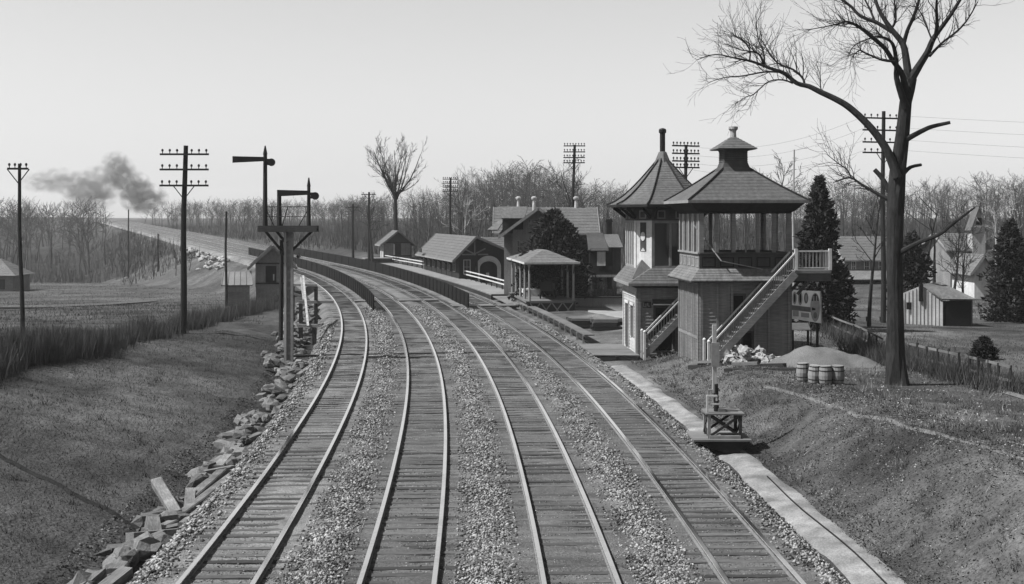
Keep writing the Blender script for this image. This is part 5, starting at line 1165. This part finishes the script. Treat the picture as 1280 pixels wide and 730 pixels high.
def wood_items(n, X0, X1, Y0, Y1, nproto, hmin, hmax, keep=lambda x, y: True):
    it = []; tries = 0
    while len(it) < n and tries < n*30:
        tries += 1; y = random.uniform(Y0, Y1); px = random.uniform(X0, X1); x = (px-640)*y/F
        S, O = so(np.array([x]), np.array([y]))
        if abs(O[0]) < 15 or not keep(px, y): continue
        z = gz(x, y); ty = np.interp(px, sky_x, sky_y); H = (CZ-(ty-HY)*y/F-z)*random.uniform(.7, 1.04)
        if H < hmin: H = random.uniform(hmin, hmin*1.3)
        H = min(H, hmax); it.append((random.randrange(nproto), x, y, z-.2, H/14, random.random()*6.28, random.uniform(.9, 1.5)))
    return it
it = wood_items(240, 425, 800, 172, 300, 5, 6, 19)+wood_items(300, 770, 1420, 165, 300, 5, 6, 19)
V, Fq = place_trees(wp, it); tag(npmesh('woods', V, Fq, 'twig_far'), 'bare leafless woods rising behind the station and houses', 'woods', kind='stuff')
it = wood_items(230, -350, 240, 300, 560, 4, 7, 17)+wood_items(280, 180, 480, 330, 720, 4, 5, 12)+wood_items(150, 430, 1500, 300, 520, 4, 8, 18)
V, Fq = place_trees(wl, it); tag(npmesh('skyline_woods', V, Fq, 'twig_far'), 'distant hazy bare woods along the skyline', 'woods', kind='stuff')
# undergrowth sticks
def sticks(n, X0, X1, Y0, Y1, h0, h1, w_, keepO=14):
    y = rng.uniform(Y0, Y1, n); px = rng.uniform(X0, X1, n); x = (px-640)*y/F; S, O = so(x, y); k = np.abs(O) > keepO; x, y = x[k], y[k]; n = len(x); z = ground(x, y)
    h = rng.uniform(h0, h1, n); lx = rng.normal(0, .22, n)*h; ly = rng.normal(0, .15, n)*h; ww = w_*rng.uniform(.6, 1.5, n); a = rng.random(n)*6.28
    A = np.stack([x-ww*np.cos(a), y-ww*np.sin(a), z-.1], 1); B = np.stack([x+ww*np.cos(a), y+ww*np.sin(a), z-.1], 1); T = np.stack([x+lx, y+ly, z+h], 1)
    return np.stack([A, B, T], 1).reshape(-1, 3), np.arange(3*n).reshape(-1, 3)
V1, F1 = sticks(26000, 420, 1400, 150, 320, .8, 4.2, .05); V2, F2 = sticks(12000, 150, 470, 230, 560, .6, 2.4, .07, 9.5); V3, F3 = sticks(9000, -200, 250, 260, 420, .8, 3.5, .06, 9.5)
tag(npmesh('undergrowth', np.concatenate([V1, V2, V3]), np.concatenate([F1, F2+len(V1), F3+len(V1)+len(V2)]), 'brush'), 'tangled dry undergrowth of the hillsides and embankment', 'brush', kind='stuff')
# single trees one can tell apart
def lone_tree(name, lab, px, pyb, pyt, Yd, seed, r0, maxlev=3, start=.3, nb=12, m='bark_far', minr=.02, sx=1., zb_=None):
    x = (px-640)*Yd/F; z = gz(x, Yd) if zb_ is None else zb_; H = CZ-(pyt-HY)*Yd/F-z; S = bare_tree(seed, H, r0, maxlev, start, nb, minr)
    t = thing(name, lab, 'tree', (x, Yd, z-.2)); S[:, [0, 1, 3, 4]] *= sx
    tr = S[S[:, 8] == 0]; q = MB(); q.tube([tuple(tr[0, :3])]+[tuple(k[3:6]) for k in tr], [tr[0, 6]]+list(tr[:, 7]), 7); q.build('trunk', m, t)
    V, Fq = segs_mesh(S[S[:, 8] > 0][:, :8], 4); npmesh('crown', V, Fq, m, t); return t
def fan_tree(name, lab, px, pyt, Yd, seed, r0, fork, nl, m):
    x = (px-640)*Yd/F; z = gz(x, Yd); H = CZ-(pyt-HY)*Yd/F-z; r = np.random.default_rng(seed); t = thing(name, lab, 'tree', (x, Yd, z-.2)); q = MB(); q.tube([(0, 0, 0), (.1, 0, H*fork*.5), (0, 0, H*fork), (.1, 0, H*(fork+.12))], [r0, r0*.85, r0*.75, r0*.4], 8); q.build('trunk', m, t); S = []
    for k in range(nl):
        a = 6.283*k/nl+r.uniform(-.3, .3); el = r.uniform(.75, 1.3); branch(S, r, np.array([0, 0, H*(fork-.04+.12*r.random())]), np.array([np.cos(a)*np.cos(el), np.sin(a)*np.cos(el), np.sin(el)]), H*(1-fork)*r.uniform(.8, 1.02), r0*.42, 1, 4, .16, 6, .14, .013, (.35, .75), .52)
    V, Fq = segs_mesh(np.array(S)[:, :8], 3); npmesh('crown', V, Fq, m, t)
fan_tree('tall_bare_tree', 'tall bare tree with fan-shaped crown behind the waiting booth', 494, 184, 200, 3, .42, .48, 9, 'bark')
lone_tree('bare_tree', 'spreading bare tree behind the right end of the station house', 737, 330, 202, 160, 8, .3, 3, .35, 14)
lone_tree('bare_tree', 'pale bare tree forking above the passenger station roof', 578, 300, 238, 175, 12, .24, 3, .3, 12, 'pole_pale')
lone_tree('bare_tree', 'slim bare tree just left of the waiting booth', 466, 320, 250, 178, 15, .25, 3, .4, 10, 'bark')
lone_tree('bare_tree', 'bare tree above the new tower eaves, left of the flagpole', 967, 330, 195, 150, 19, .22, 3, .4, 12)
lone_tree('bare_tree', 'thin bare tree in front of the verandah house', 1086, 398, 222, 88, 23, .16, 3, .45, 9, 'bark', .014, .55)
lone_tree('bare_tree', 'bare tree standing before the gabled house at right', 1190, 380, 262, 112, 27, .16, 3, .3, 12, 'bark', .015)
lone_tree('bare_tree', 'twiggy bare tree between the garden shed and the cottage wing', 1204, 385, 285, 106, 29, .13, 3, .25, 14, 'bark', .013)
lone_tree('dead_snag', 'lopped dead trunk with few stubs right of the big tree', 1152, 380, 245, 104, 31, .22, 1, .5, 5, 'bark', .03)
lone_tree('dead_snag', 'second lopped dead trunk nearest the gabled house', 1168, 380, 262, 108, 33, .2, 1, .45, 6, 'bark', .03)
lone_tree('bare_tree', 'bare tree rising over the cedar at the right edge', 1247, 380, 250, 128, 37, .2, 3, .35, 13, 'pole_pale', .014)
# the big tree: limbs follow its branching
TY = 49.8; tb_ = at(1122, 484, .8); g_ = gz((1122-640)*TY/F, TY)
BT = thing('big_bare_tree', 'huge bare tree with long left limb and lopped branches beside the barrels', 'tree', ((1122-640)*TY/F, TY, g_))
pm = TY/F
def lp(px, py, dy=0.): return Vector(((px-1122)*pm*(1+dy/TY), dy, (HY-py)*pm*(1+dy/TY)+CZ-g_))
trunk = [(1122, 492, 14), (1121.5, 478, 12), (1120, 440, 10.6), (1119, 380, 10), (1118, 320, 10), (1119, 275, 10.3), (1120, 245, 11), (1122, 215, 10), (1128, 170, 8.5), (1132, 128, 7.5), (1137, 112, 6.5), (1140, 98, 6)]
q = MB(); q.tube([lp(a, b) for a, b, c in trunk], [c*pm for a, b, c in trunk], 14); 
n_ = len(q.v)
for i in range(n_):
    v = Vector(q.v[i]); a_ = math.atan2(v.y, v.x); fl2 = 1+.5*math.exp(-max(0, v.z+.1)*2.2)*(.6+.4*math.sin(a_*5+1)); bump_ = 1+.05*math.sin(a_*4+v.z*2.1)+.04*math.sin(a_*7-v.z*5)
    q.v[i] = (v.x*fl2*bump_ if v.z < 4 else v.x, v.y*fl2*bump_, v.z)
tko = q.build('trunk', 'bark', BT)
LIM = [
 (-.3, 1.5, [(1119,222,6),(1108,190,5.6),(1095,168,5),(1080,150,4.7),(1062,133,4.4),(1046,123,4),(1030,115,3.7),(1017,108,3.3),(1003,104,3),(989,92,2.6),(971,85,2.1),(951,77,1.7),(932,73,1.2),(907,68,.8),(885,75,.45)]),
 (1.2, 1.8, [(1017,108,1.8),(1016,98,1.5),(1005,87,1.4),(987,79,1.2),(976,64,.9),(968,48,.5)]),
 (1.4, .6, [(968,84,1.5),(962,70,1.3),(952,65,.9),(932,62,.7),(915,55,.4)]),
 (1.4, 2.2, [(969,84,1.3),(970,65,1.1),(966,50,.8),(965,20,.4)]),
 (1.5, 1.0, [(951,77,1.1),(950,62,.9),(938,48,.7),(930,44,.5),(927,28,.3)]),
 (1.3, 2.4, [(985,90,1.3),(970,90,1.1),(945,95,.9),(925,97,.6),(908,103,.3)]),
 (1.1, .3, [(1001,104,1.2),(988,100,1),(968,102,.8),(948,118,.7),(937,121,.5),(922,130,.3)]),
 (.9, 1.4, [(1040,120,1),(1036,110,.8),(1037,95,.5),(1034,80,.3)]),
 (-.2, -1., [(1131,135,5),(1124,118,4.2),(1117,97,3.5),(1116,80,2.9),(1112,59,2.4),(1105,50,1.6),(1094,46,1.2),(1082,47,.9),(1060,56,.7),(1050,70,.4)]),
 (-.1, -2., [(1134,122,5),(1128,105,4),(1122,90,3.5),(1110,76,3),(1098,60,2.7),(1080,46,2.3),(1066,36,2),(1054,30,1.6),(1044,27,1.4),(1034,29,1),(1015,33,.7),(985,38,.35)]),
 (-1., -2., [(1109,77,1.5),(1090,75,1.2),(1065,65,1),(1058,63,.8),(1047,72,.5),(1042,85,.3)]),
 (.1, 1., [(1138,108,6),(1135,75,4.8),(1132,55,4.2),(1120,38,3.5),(1110,22,2.8),(1103,5,2.3),(1100,-15,1.8),(1096,-50,1)]),
 (.6, 1.6, [(1121,40,2.8),(1105,29,2.4),(1085,20,2.1),(1075,8,1.8),(1060,-3,1.3),(1040,-8,.7)]),
 (.6, .2, [(1119,37,1.8),(1124,26,1.4),(1122,8,1.1),(1118,-10,.7)]),
 (.9, 1.8, [(1102,27,1.6),(1099,12,1.3),(1093,-5,1),(1085,-30,.5)]),
 (.5, -.4, [(1133,60,3),(1137,38,2.5),(1142,22,2.2),(1147,0,1.8),(1150,-30,1)]),
 (.1, -.8, [(1140,98,6),(1150,80,4.6),(1158,65,4),(1163,50,3.5),(1170,38,2.8),(1182,20,2.4),(1195,-3,1.9),(1205,-25,1.1)]),
 (-.4, -1.4, [(1165,47,2.6),(1164,30,2.1),(1160,8,1.7),(1158,-15,.9)]),
 (-.3, .6, [(1159,70,2),(1170,60,1.7),(1180,52,1.5),(1200,38,1.3),(1215,22,1),(1228,2,.6)]),
 (-.4, .4, [(1162,52,1.3),(1157,35,.9),(1152,18,.7),(1146,8,.5),(1132,8,.3)]),
 (0, -.8, [(1128,178,4.2),(1135,172,3.6),(1150,163,3.1),(1160,158,2.7),(1180,153,2.1)]),
 (0, .6, [(1125,222,3.6),(1131,217,3),(1142,209,2.4),(1157,206,2)]),
 (0, -1.5, [(1122,318,4.4),(1128,312,3.5),(1145,302,2.9),(1165,293,2.5),(1180,279,2.1),(1204,259,1.0)]),
 (0, .3, [(1116,248,4.2),(1110,234,3.6),(1104,222,3.2),(1096,212,3)]),
 (0, .8, [(1115,252,3),(1095,240,2),(1080,230,1.6),(1068,222,1.2),(1050,228,.6)]),
 (.5, 1.2, [(1069,223,1.1),(1066,212,.9),(1058,205,.7),(1045,193,.4)]),
]
rt = np.random.default_rng(5); tw = []
for li, (d0, d1, pts) in enumerate(LIM):
    n = len(pts); P = [lp(a, b, d0+(d1-d0)*i/(n-1)) for i, (a, b, c) in enumerate(pts)]; rad = [c*pm for a, b, c in pts]
    # smooth the limb
    PP, RR = [], []
    for i in range(n-1):
        p0, p1, p2, p3 = P[max(i-1, 0)], P[i], P[i+1], P[min(i+2, n-1)]
        for t in (0, .33, .66):
            PP.append(.5*((2*p1)+(p2-p0)*t+(2*p0-5*p1+4*p2-p3)*t*t+(3*p1-p0-3*p2+p3)*t**3)); RR.append(rad[i]+(rad[i+1]-rad[i])*t)
    PP.append(P[-1]); RR.append(rad[-1]); q = MB(); q.tube(PP, RR, 8); q.build('limb', 'bark', BT)
    if li in (20, 21, 22, 23): continue
    for i in range(2, len(PP)):
        if RR[i] > 3.2*pm: continue
        for _ in range(2 if RR[i] < 1.6*pm else 1):
            if rt.random() < .1: continue
            d = np.array(PP[i]-PP[i-1]); d /= np.linalg.norm(d)+1e-9; ax = rt.normal(0, 1, 3); ax[1] *= .8; ax -= d*ax.dot(d); ax /= np.linalg.norm(ax); nd = d*.75+ax*.7; nd[2] += .25; nd /= np.linalg.norm(nd)
            branch(tw, rt, np.array(PP[i]), nd, rt.uniform(.5, 1.6), min(RR[i]*.5, .022), 2, 3, .1, 5, .3, .0045, (.3, .9), .6)
V, Fq = segs_mesh(np.array(tw)[:, :8], 3); npmesh('twigs', V, Fq, 'bark', BT)
# evergreens
def evergreen(name, lab, px, pyb, pyt, wpx, Yd, seed, prof, n=5200, leaf=.2):
    x = (px-640)*Yd/F; z0 = gz(x, Yd); zb2 = CZ-(pyb-HY)*Yd/F; H = CZ-(pyt-HY)*Yd/F-min(z0, zb2); Wd = wpx*Yd/F/2; r = np.random.default_rng(seed)
    t = thing(name, lab, 'tree', (x, Yd, min(z0, zb2))); q = MB(); q.tube([(0, 0, -.3), (0, 0, H*.5), (.05, 0, H*.93)], [.16, .1, .03], 7); q.build('trunk', 'bark', t)
    u = r.random(n)**.85; a = r.random(n)*6.283; R_ = np.interp(u, prof[0], prof[1])*Wd
    lob = .95+.25*np.sin(a*3+u*17+seed)+.22*np.sin(a*6-u*31)+.18*np.sin(a*11+u*53)+.12*np.sin(u*90); rad = R_*lob*(1-.75*r.random(n)**2.2)
    c = np.stack([rad*np.cos(a), rad*np.sin(a), u*H-.25*rad+.1*H*0], 1); c[:, 2] = np.clip(c[:, 2], .05, None)
    out = np.stack([np.cos(a), np.sin(a), r.uniform(-.3, .9, n)], 1); out += r.normal(0, .5, (n, 3)); out /= np.linalg.norm(out, axis=1, keepdims=True)
    sd2 = np.cross(out, r.normal(0, 1, (n, 3))); sd2 /= np.linalg.norm(sd2, axis=1, keepdims=True); L = leaf*r.uniform(.6, 1.6, n)[:, None]
    A = c-sd2*L*.45; B = c+sd2*L*.45; T = c+out*L*1.5; D = c+out*L*.6+np.cross(out, sd2)*L*.4
    V = np.stack([A, B, T, D], 1).reshape(-1, 3); k = 4*np.arange(n); Fq = np.concatenate([np.stack([k, k+1, k+2], 1), np.stack([k, k+3, k+2], 1), np.stack([k+1, k+2, k+3], 1)]); npmesh('foliage', V, Fq, 'evergreen', t)
    br = MB()
    return t
PRc = ([0, .06, .3, .6, .85, 1], [.75, .95, 1, .78, .42, .05]); PRd = ([0, .1, .35, .6, .82, .95, 1], [.8, 1, 1, .9, .62, .3, .05]); PRk = ([0, .08, .4, .75, 1], [.7, .95, .9, .55, .02])
evergreen('clipped_evergreen', 'broad rounded dark evergreen between the pavilion and station house', 692, 376, 263, 74, 107.3, 1, PRd, 6500, .22)
evergreen('cedar_tree', 'tall dark cedar just right of the new tower balcony', 1024, 398, 223, 54, 84, 2, PRk, 5600, .2)
evergreen('cedar_tree', 'dark pointed cedar in front of the cottage at the right edge', 1263, 392, 277, 50, 96, 3, PRc, 4200, .2)
evergreen('cedar_tree', 'dark cedar half hidden behind the big bare tree', 1140, 380, 292, 48, 104, 4, PRc, 3200, .2)
evergreen('round_shrub', 'small round dark shrub in the garden right of the big tree', 1230, 452, 422, 26, 62, 5, PRd, 1500, .1)
evergreen('round_shrub', 'low dark shrub under the balcony beside the cedar', 1052, 398, 330, 26, 87, 6, PRd, 2000, .16)
# garden shrubs, leafless
def shrub(lab, px, py, h, w_, seed, m='brush', n=260):
    p = atg(px, py); r = np.random.default_rng(seed); S = []
    for _ in range(n//10): branch(S, r, np.array([r.normal(0, w_*.2), r.normal(0, w_*.2), -.05]), np.array([r.normal(0, .5), r.normal(0, .5), 1.]), h*r.uniform(.5, 1.), .02, 1, 2, .05, 4, .3, .008)
    V, Fq = segs_mesh(np.array(S)[:, :8], 3); o = npmesh('leafless_shrub', V, Fq, m); o.location = p; tag(o, lab, 'shrub')
shrub('tangled pale shrub in front of the garden shed', 1192, 402, 1.6, 1.6, 1, 'pole_pale', 420); shrub('bright tangled bush right of the garden shed', 1236, 398, 1.3, 3.0, 2, 'pole_pale', 500)
shrub('bare bush left of the annex window below the station house', 742, 378, 1.9, 1.6, 11, 'brush', 420); shrub('bare bush under the annex of the station house', 758, 379, 2.1, 1.8, 12, 'brush', 460); shrub('bare bush between the annex and the older tower', 774, 380, 1.7, 1.4, 13, 'brush', 380)
shrub('viny shrub on the low fence next to the big tree', 1142, 452, 1.3, .8, 3); shrub('viny shrub midway along the low garden fence', 1172, 462, 1.2, 1., 4); shrub('viny shrub at the far end of the low garden fence', 1215, 475, 1.1, 1.6, 5); shrub('dark scrub behind the gravel heap', 1070, 440, 1.2, 2.4, 6, 'brush', 500)
# embankment saplings at left
for k in range(9):
    px = 62+k*21+random.random()*12; py = random.uniform(338, 352); p = atg(px, py)
    lone_tree('sapling', ['leftmost thin sapling below the embankment, nearest the left edge pole', 'second sapling from the left below the embankment', 'third sapling from the left below the embankment', 'fourth sapling from the left below the embankment', 'sapling in the middle of the row below the embankment', 'sapling left of the small distant bare pole', 'sapling next to the small distant bare pole', 'sapling just left of the tall three-armed telegraph pole', 'rightmost sapling below the embankment, right of the three-armed pole'][k], px, py, py-random.uniform(25, 45), p.y, 60+k, .09, 2, .4, 7, 'bark_far', .03)
# ------------------------------------------------------------------ grasses
def blades(name, lab, x, y, h0, h1, w_, m, lean=.35, kind='stuff', hf=1.):
    n = len(x); z = ground(x, y); h = rng.uniform(h0, h1, n)*hf; a = rng.random(n)*6.283; ww = w_*rng.uniform(.6, 1.4, n); lx = rng.normal(0, lean, n)*h; ly = rng.normal(0, lean, n)*h
    A = np.stack([x-ww*np.cos(a), y-ww*np.sin(a), z-.02], 1); B = np.stack([x+ww*np.cos(a), y+ww*np.sin(a), z-.02], 1); T = np.stack([x+lx, y+ly, z+h], 1)
    return tag(npmesh(name, np.stack([A, B, T], 1).reshape(-1, 3), np.arange(3*n).reshape(-1, 3), m), lab, 'grass', kind=kind)
def band(n, s0, s1, o0, o1, p=1.):
    s = s0+(s1-s0)*rng.random(n)**p; o = rng.uniform(o0, o1, n); x, y, z, t = trk(s, o); return x, y
x, y = band(60000, 2, 60, -22, -9.8, 1.3); blades('bank_grass', 'short dry grass on the left bank above the ditch', x, y, .03, .1, .012, 'grass_left', .6)
x, y = band(26000, 10, 120, -60, -19, 1.2); blades('field_grass', 'rough grass of the field beyond the left hedge', x, y, .08, .3, .02, 'grass_left', .4)
V, Fq = sticks(30000, -80, 330, 85, 275, .05, .17, .03, 10); tag(npmesh('pasture_grass', V, Fq, 'grass_left'), 'tufted rough pasture below the left embankment', 'grass', kind='stuff')
V, Fq = sticks(14000, 1000, 1330, 62, 140, .04, .13, .02, 14); tag(npmesh('garden_grass', V, Fq, 'grass_right'), 'rough grass of the gardens around the shed', 'grass', kind='stuff')
def tufts(name, lab, nt, per, s0, s1, o0, o1, h0, h1, m, sig=.09):
    x, y = band(nt, s0, s1, o0, o1, 1.1); k = 1+np.floor(rng.random(nt)**2*per*2).astype(int); x = np.repeat(x, k)+rng.normal(0, sig, k.sum()); y = np.repeat(y, k)+rng.normal(0, sig, k.sum()); return blades(name, lab, x, y, h0, h1, .009, m, .45)
tufts('bank_tufts', 'scattered dry grass tufts on the left bank', 420, 14, 2, 60, -22, -9, .08, .3, 'grass_left'); tufts('weed_tufts', 'scattered weed tufts on the right bank', 700, 16, -4, 50, 9.1, 16, .08, .28, 'brush'); tufts('dead_stalks', 'pale dead stalks standing in the rough right bank', 260, 8, -4, 50, 9.2, 20, .12, .4, 'barrel_wood', .12)
# tall weedy hedge along the top of the left bank
HP = [(-60, 500), (0, 472), (60, 462), (120, 449), (200, 428), (260, 414), (310, 402), (352, 388)]; HP3 = [atg(a, b-9) for a, b in HP]
n = 22000; u = rng.random(n)*(len(HP3)-1); i = u.astype(int); f = u-i; hx = np.array([p.x for p in HP3]); hy = np.array([p.y for p in HP3]); x = hx[i]*(1-f)+hx[i+1]*f+rng.normal(0, .35, n); y = hy[i]*(1-f)+hy[i+1]*f+np.abs(rng.normal(0, 1.3, n))
hfac = np.clip(.95+.8*vnoise(x, y, 2.5, 41)+.5*vnoise(x, y, .8, 42), .35, 1.5)
o = blades('weed_hedge', 'tall dry weeds growing along the top of the left bank', x, y, .4, 1.35, .014, 'brush', .22, hf=hfac)
HQ = [atg(*p) for p in ((1030, 410), (1068, 430), (1108, 455), (1140, 458), (1200, 474), (1270, 492))]
n = 9000; u = rng.random(n)*(len(HQ)-1); i = u.astype(int); f = u-i; hx = np.array([p.x for p in HQ]); hy = np.array([p.y for p in HQ]); x = hx[i]*(1-f)+hx[i+1]*f+rng.normal(0, .5, n); y = hy[i]*(1-f)+hy[i+1]*f+rng.normal(0, .7, n)
blades('fence_scrub', 'dark scrub and vines overgrowing the garden fences', x, y, .25, 1.05, .014, 'brush', .3)
mat('track_earth', .07, var=.4, scale=2)
strip('field_track', [(p.x, p.y) for p in (atg(-30, 385), atg(60, 385), atg(130, 382), atg(196, 377))], [(p.x, p.y) for p in (atg(-30, 381), atg(60, 382), atg(130, 379.5), atg(196, 375.5))], 'track_earth', .12, 3)
# leafy rough cover on the right bank
def leaves(name, lab, x, y, s0, s1, lift, m, tn=.05):
    cl = vnoise(x, y, .45, 61)+.7*vnoise(x, y, 1.4, 62); kp = rng.random(len(x)) < np.clip(.75+1.2*cl, .15, 1); x, y, cl = x[kp], y[kp], cl[kp]; n = len(x); tn = np.repeat(np.clip(tn*(1+1.1*cl+rng.normal(0, .35, n)), .006, .4), 4); z = ground(x, y)+rng.uniform(0, lift, n); c = np.stack([x, y, z], 1); nrm = rng.normal(0, 1, (n, 3)); nrm[:, 2] = np.abs(nrm[:, 2])+.5; nrm /= np.linalg.norm(nrm, axis=1, keepdims=True); a = np.cross(nrm, rng.normal(0, 1, (n, 3))); a /= np.linalg.norm(a, axis=1, keepdims=True); b = np.cross(nrm, a); s = rng.uniform(s0, s1, n)[:, None]
    V = np.stack([c-a*s, c-b*s*.6, c+a*s, c+b*s*.6], 1).reshape(-1, 3); return tag(npmesh(name, V, np.arange(4*n).reshape(-1, 4), m, attr={'tone': tn}), lab, 'ground cover', kind='stuff')
vmat('leaf_cover', 'tone', var=.2, bump=0)
x, y = band(52000, -4, 50, 8.95, 14, 1.1); leaves('bank_cover', 'dark rough leafy cover on the right bank', x, y, .012, .042, .08, 'leaf_cover', .04)
x, y = band(16000, -4, 50, 9.1, 14, 1.1); leaves('dry_leaves', 'pale dry leaves scattered over the right bank', x, y, .01, .03, .09, 'leaf_cover', .12)
x, y = band(30000, -4, 60, 12.5, 34, 1.1); blades('lawn_grass', 'rough grass on the right behind the bank', x, y, .03, .14, .014, 'grass_right', .5)
x, y = band(9000, -4, 42, 8.7, 9.3, 1.1); leaves('path_edge_weeds', 'low weeds creeping over the edge of the sandy path', x, y, .012, .04, .07, 'leaf_cover', .045)
x, y = band(2600, -4, 42, 7.7, 8.9, 1.1); leaves('path_litter', 'bits of cinder and leaf scattered on the sandy path', x, y, .008, .025, .012, 'leaf_cover', .07)
x, y = band(9000, 2, 50, -9.6, -8.4, 1.2); leaves('ditch_litter', 'dead leaves lying in the left ditch', x, y, .015, .05, .05, 'leaf_cover', .05)
x, y = band(5000, 10, 36, 12.6, 22, 1); leaves('litter', 'pale stony litter on the ground below the big tree', x, y, .02, .05, .03, 'leaf_cover', .12)

# gully across the left bank
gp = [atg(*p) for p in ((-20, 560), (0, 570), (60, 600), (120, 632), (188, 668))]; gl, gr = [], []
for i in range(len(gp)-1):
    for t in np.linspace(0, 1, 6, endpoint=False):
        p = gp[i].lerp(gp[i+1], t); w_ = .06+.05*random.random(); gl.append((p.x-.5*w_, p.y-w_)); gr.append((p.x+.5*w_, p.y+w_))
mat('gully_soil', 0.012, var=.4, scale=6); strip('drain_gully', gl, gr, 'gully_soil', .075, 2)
# telegraph wires
def wire(a, b, sag, lab):
    P = [Vector(a).lerp(Vector(b), t)-Vector((0, 0, 4*sag*t*(1-t))) for t in np.linspace(0, 1, 22)]; q = MB(); q.tube(P, .006, 4); tag(q.build('telegraph_wire', 'iron_dark'), lab, 'wire', 'telegraph wires')
RN = ['top', 'second', 'third', 'lowest']
for k, (ya, yb) in enumerate(((148, 182.5), (163, 192), (178, 201.5), (191, 209.5))):
    wire(aty(1080, ya-3, 92), aty(842, yb-2, 96), 1.1, 'faint wire strung between the %s crossarms of the two slanting-armed poles' % RN[k])
    wire(aty(1130, ya-3, 92), aty(1130, ya-3, 92)+Vector((62, -30, -1.5)), 1.3, 'faint wire leaving the %s crossarm behind the big tree rightwards' % RN[k])
# ------------------------------------------------------------------ locomotive smoke drifting over the far woods
def smoke_mat():
    m = bpy.data.materials.new('smoke'); m.use_nodes = True; t = m.node_tree; N = t.nodes; N.clear(); L = t.links.new
    out = N.new('ShaderNodeOutputMaterial'); v = N.new('ShaderNodeVolumePrincipled'); v.inputs['Color'].default_value = (.32, .32, .32, 1); v.inputs['Anisotropy'].default_value = .1
    tc = N.new('ShaderNodeTexCoord'); g = N.new('ShaderNodeTexGradient'); g.gradient_type = 'SPHERICAL'; L(tc.outputs['Object'], g.inputs[0])
    n = N.new('ShaderNodeTexNoise'); n.inputs['Scale'].default_value = 2.8; n.inputs['Detail'].default_value = 4; L(tc.outputs['Object'], n.inputs['Vector'])
    a = N.new('ShaderNodeMapRange'); a.inputs[1].default_value = .44; a.inputs[2].default_value = .6; L(n.outputs[0], a.inputs[0])
    p = N.new('ShaderNodeMath'); p.operation = 'MULTIPLY'; L(g.outputs[1], p.inputs[0]); L(a.outputs[0], p.inputs[1])
    oi = N.new('ShaderNodeObjectInfo'); q = N.new('ShaderNodeMath'); q.operation = 'MULTIPLY'; L(p.outputs[0], q.inputs[0]); L(oi.outputs['Alpha'], q.inputs[1])
    k = N.new('ShaderNodeMath'); k.operation = 'MULTIPLY'; k.inputs[1].default_value = .75; L(q.outputs[0], k.inputs[0]); L(k.outputs[0], v.inputs['Density']); L(v.outputs[0], out.inputs['Volume']); M['smoke'] = m
smoke_mat()
SK_ = thing('smoke_plume', 'dark smoke of an unseen locomotive drifting over the far left woods', 'smoke', aty(170, 255, 660), kind='stuff')
bm = bmesh.new(); bmesh.ops.create_icosphere(bm, subdivisions=3, radius=1); sme = bpy.data.meshes.new('smoke_puff'); bm.to_mesh(sme); bm.free(); sme.materials.append(M['smoke'])
for (px, py, rx, rz_, al) in ((180, 248, 26, 18, 1.0), (168, 234, 20, 18, 1.0), (150, 216, 18, 20, .9), (144, 204, 16, 14, .7), (128, 228, 26, 20, .6), (100, 232, 24, 17, .55), (72, 226, 26, 15, .4), (50, 228, 22, 12, .3), (112, 248, 30, 16, .5)):
    o = bpy.data.objects.new('smoke_puff', sme); C.objects.link(o); o.parent = SK_; o.location = aty(px, py, 660)-SK_.location; k = 660/F; o.scale = (rx*k*1.25, rx*k, rz_*k*1.25); o.color = (1, 1, 1, al); o.rotation_euler = (0, 0, random.random())
# ------------------------------------------------------------------ haze
def haze_mat():
    m = bpy.data.materials.new('haze_air'); m.use_nodes = True; t = m.node_tree; t.nodes.clear(); out = t.nodes.new('ShaderNodeOutputMaterial'); v = t.nodes.new('ShaderNodeVolumePrincipled'); v.inputs['Color'].default_value = (.95, .95, .95, 1); v.inputs['Density'].default_value = .0002; v.inputs['Anisotropy'].default_value = .3; t.links.new(v.outputs[0], out.inputs['Volume']); M['haze_air'] = m
haze_mat()
zlo = float(GZ.min())-1.2; q = MB(); q.box(gx[0]-5, gx[-1]+5, gy[0]-5, gy[-1]+5, zlo, 62.); tag(q.build('haze', 'haze_air'), kind='stuff')
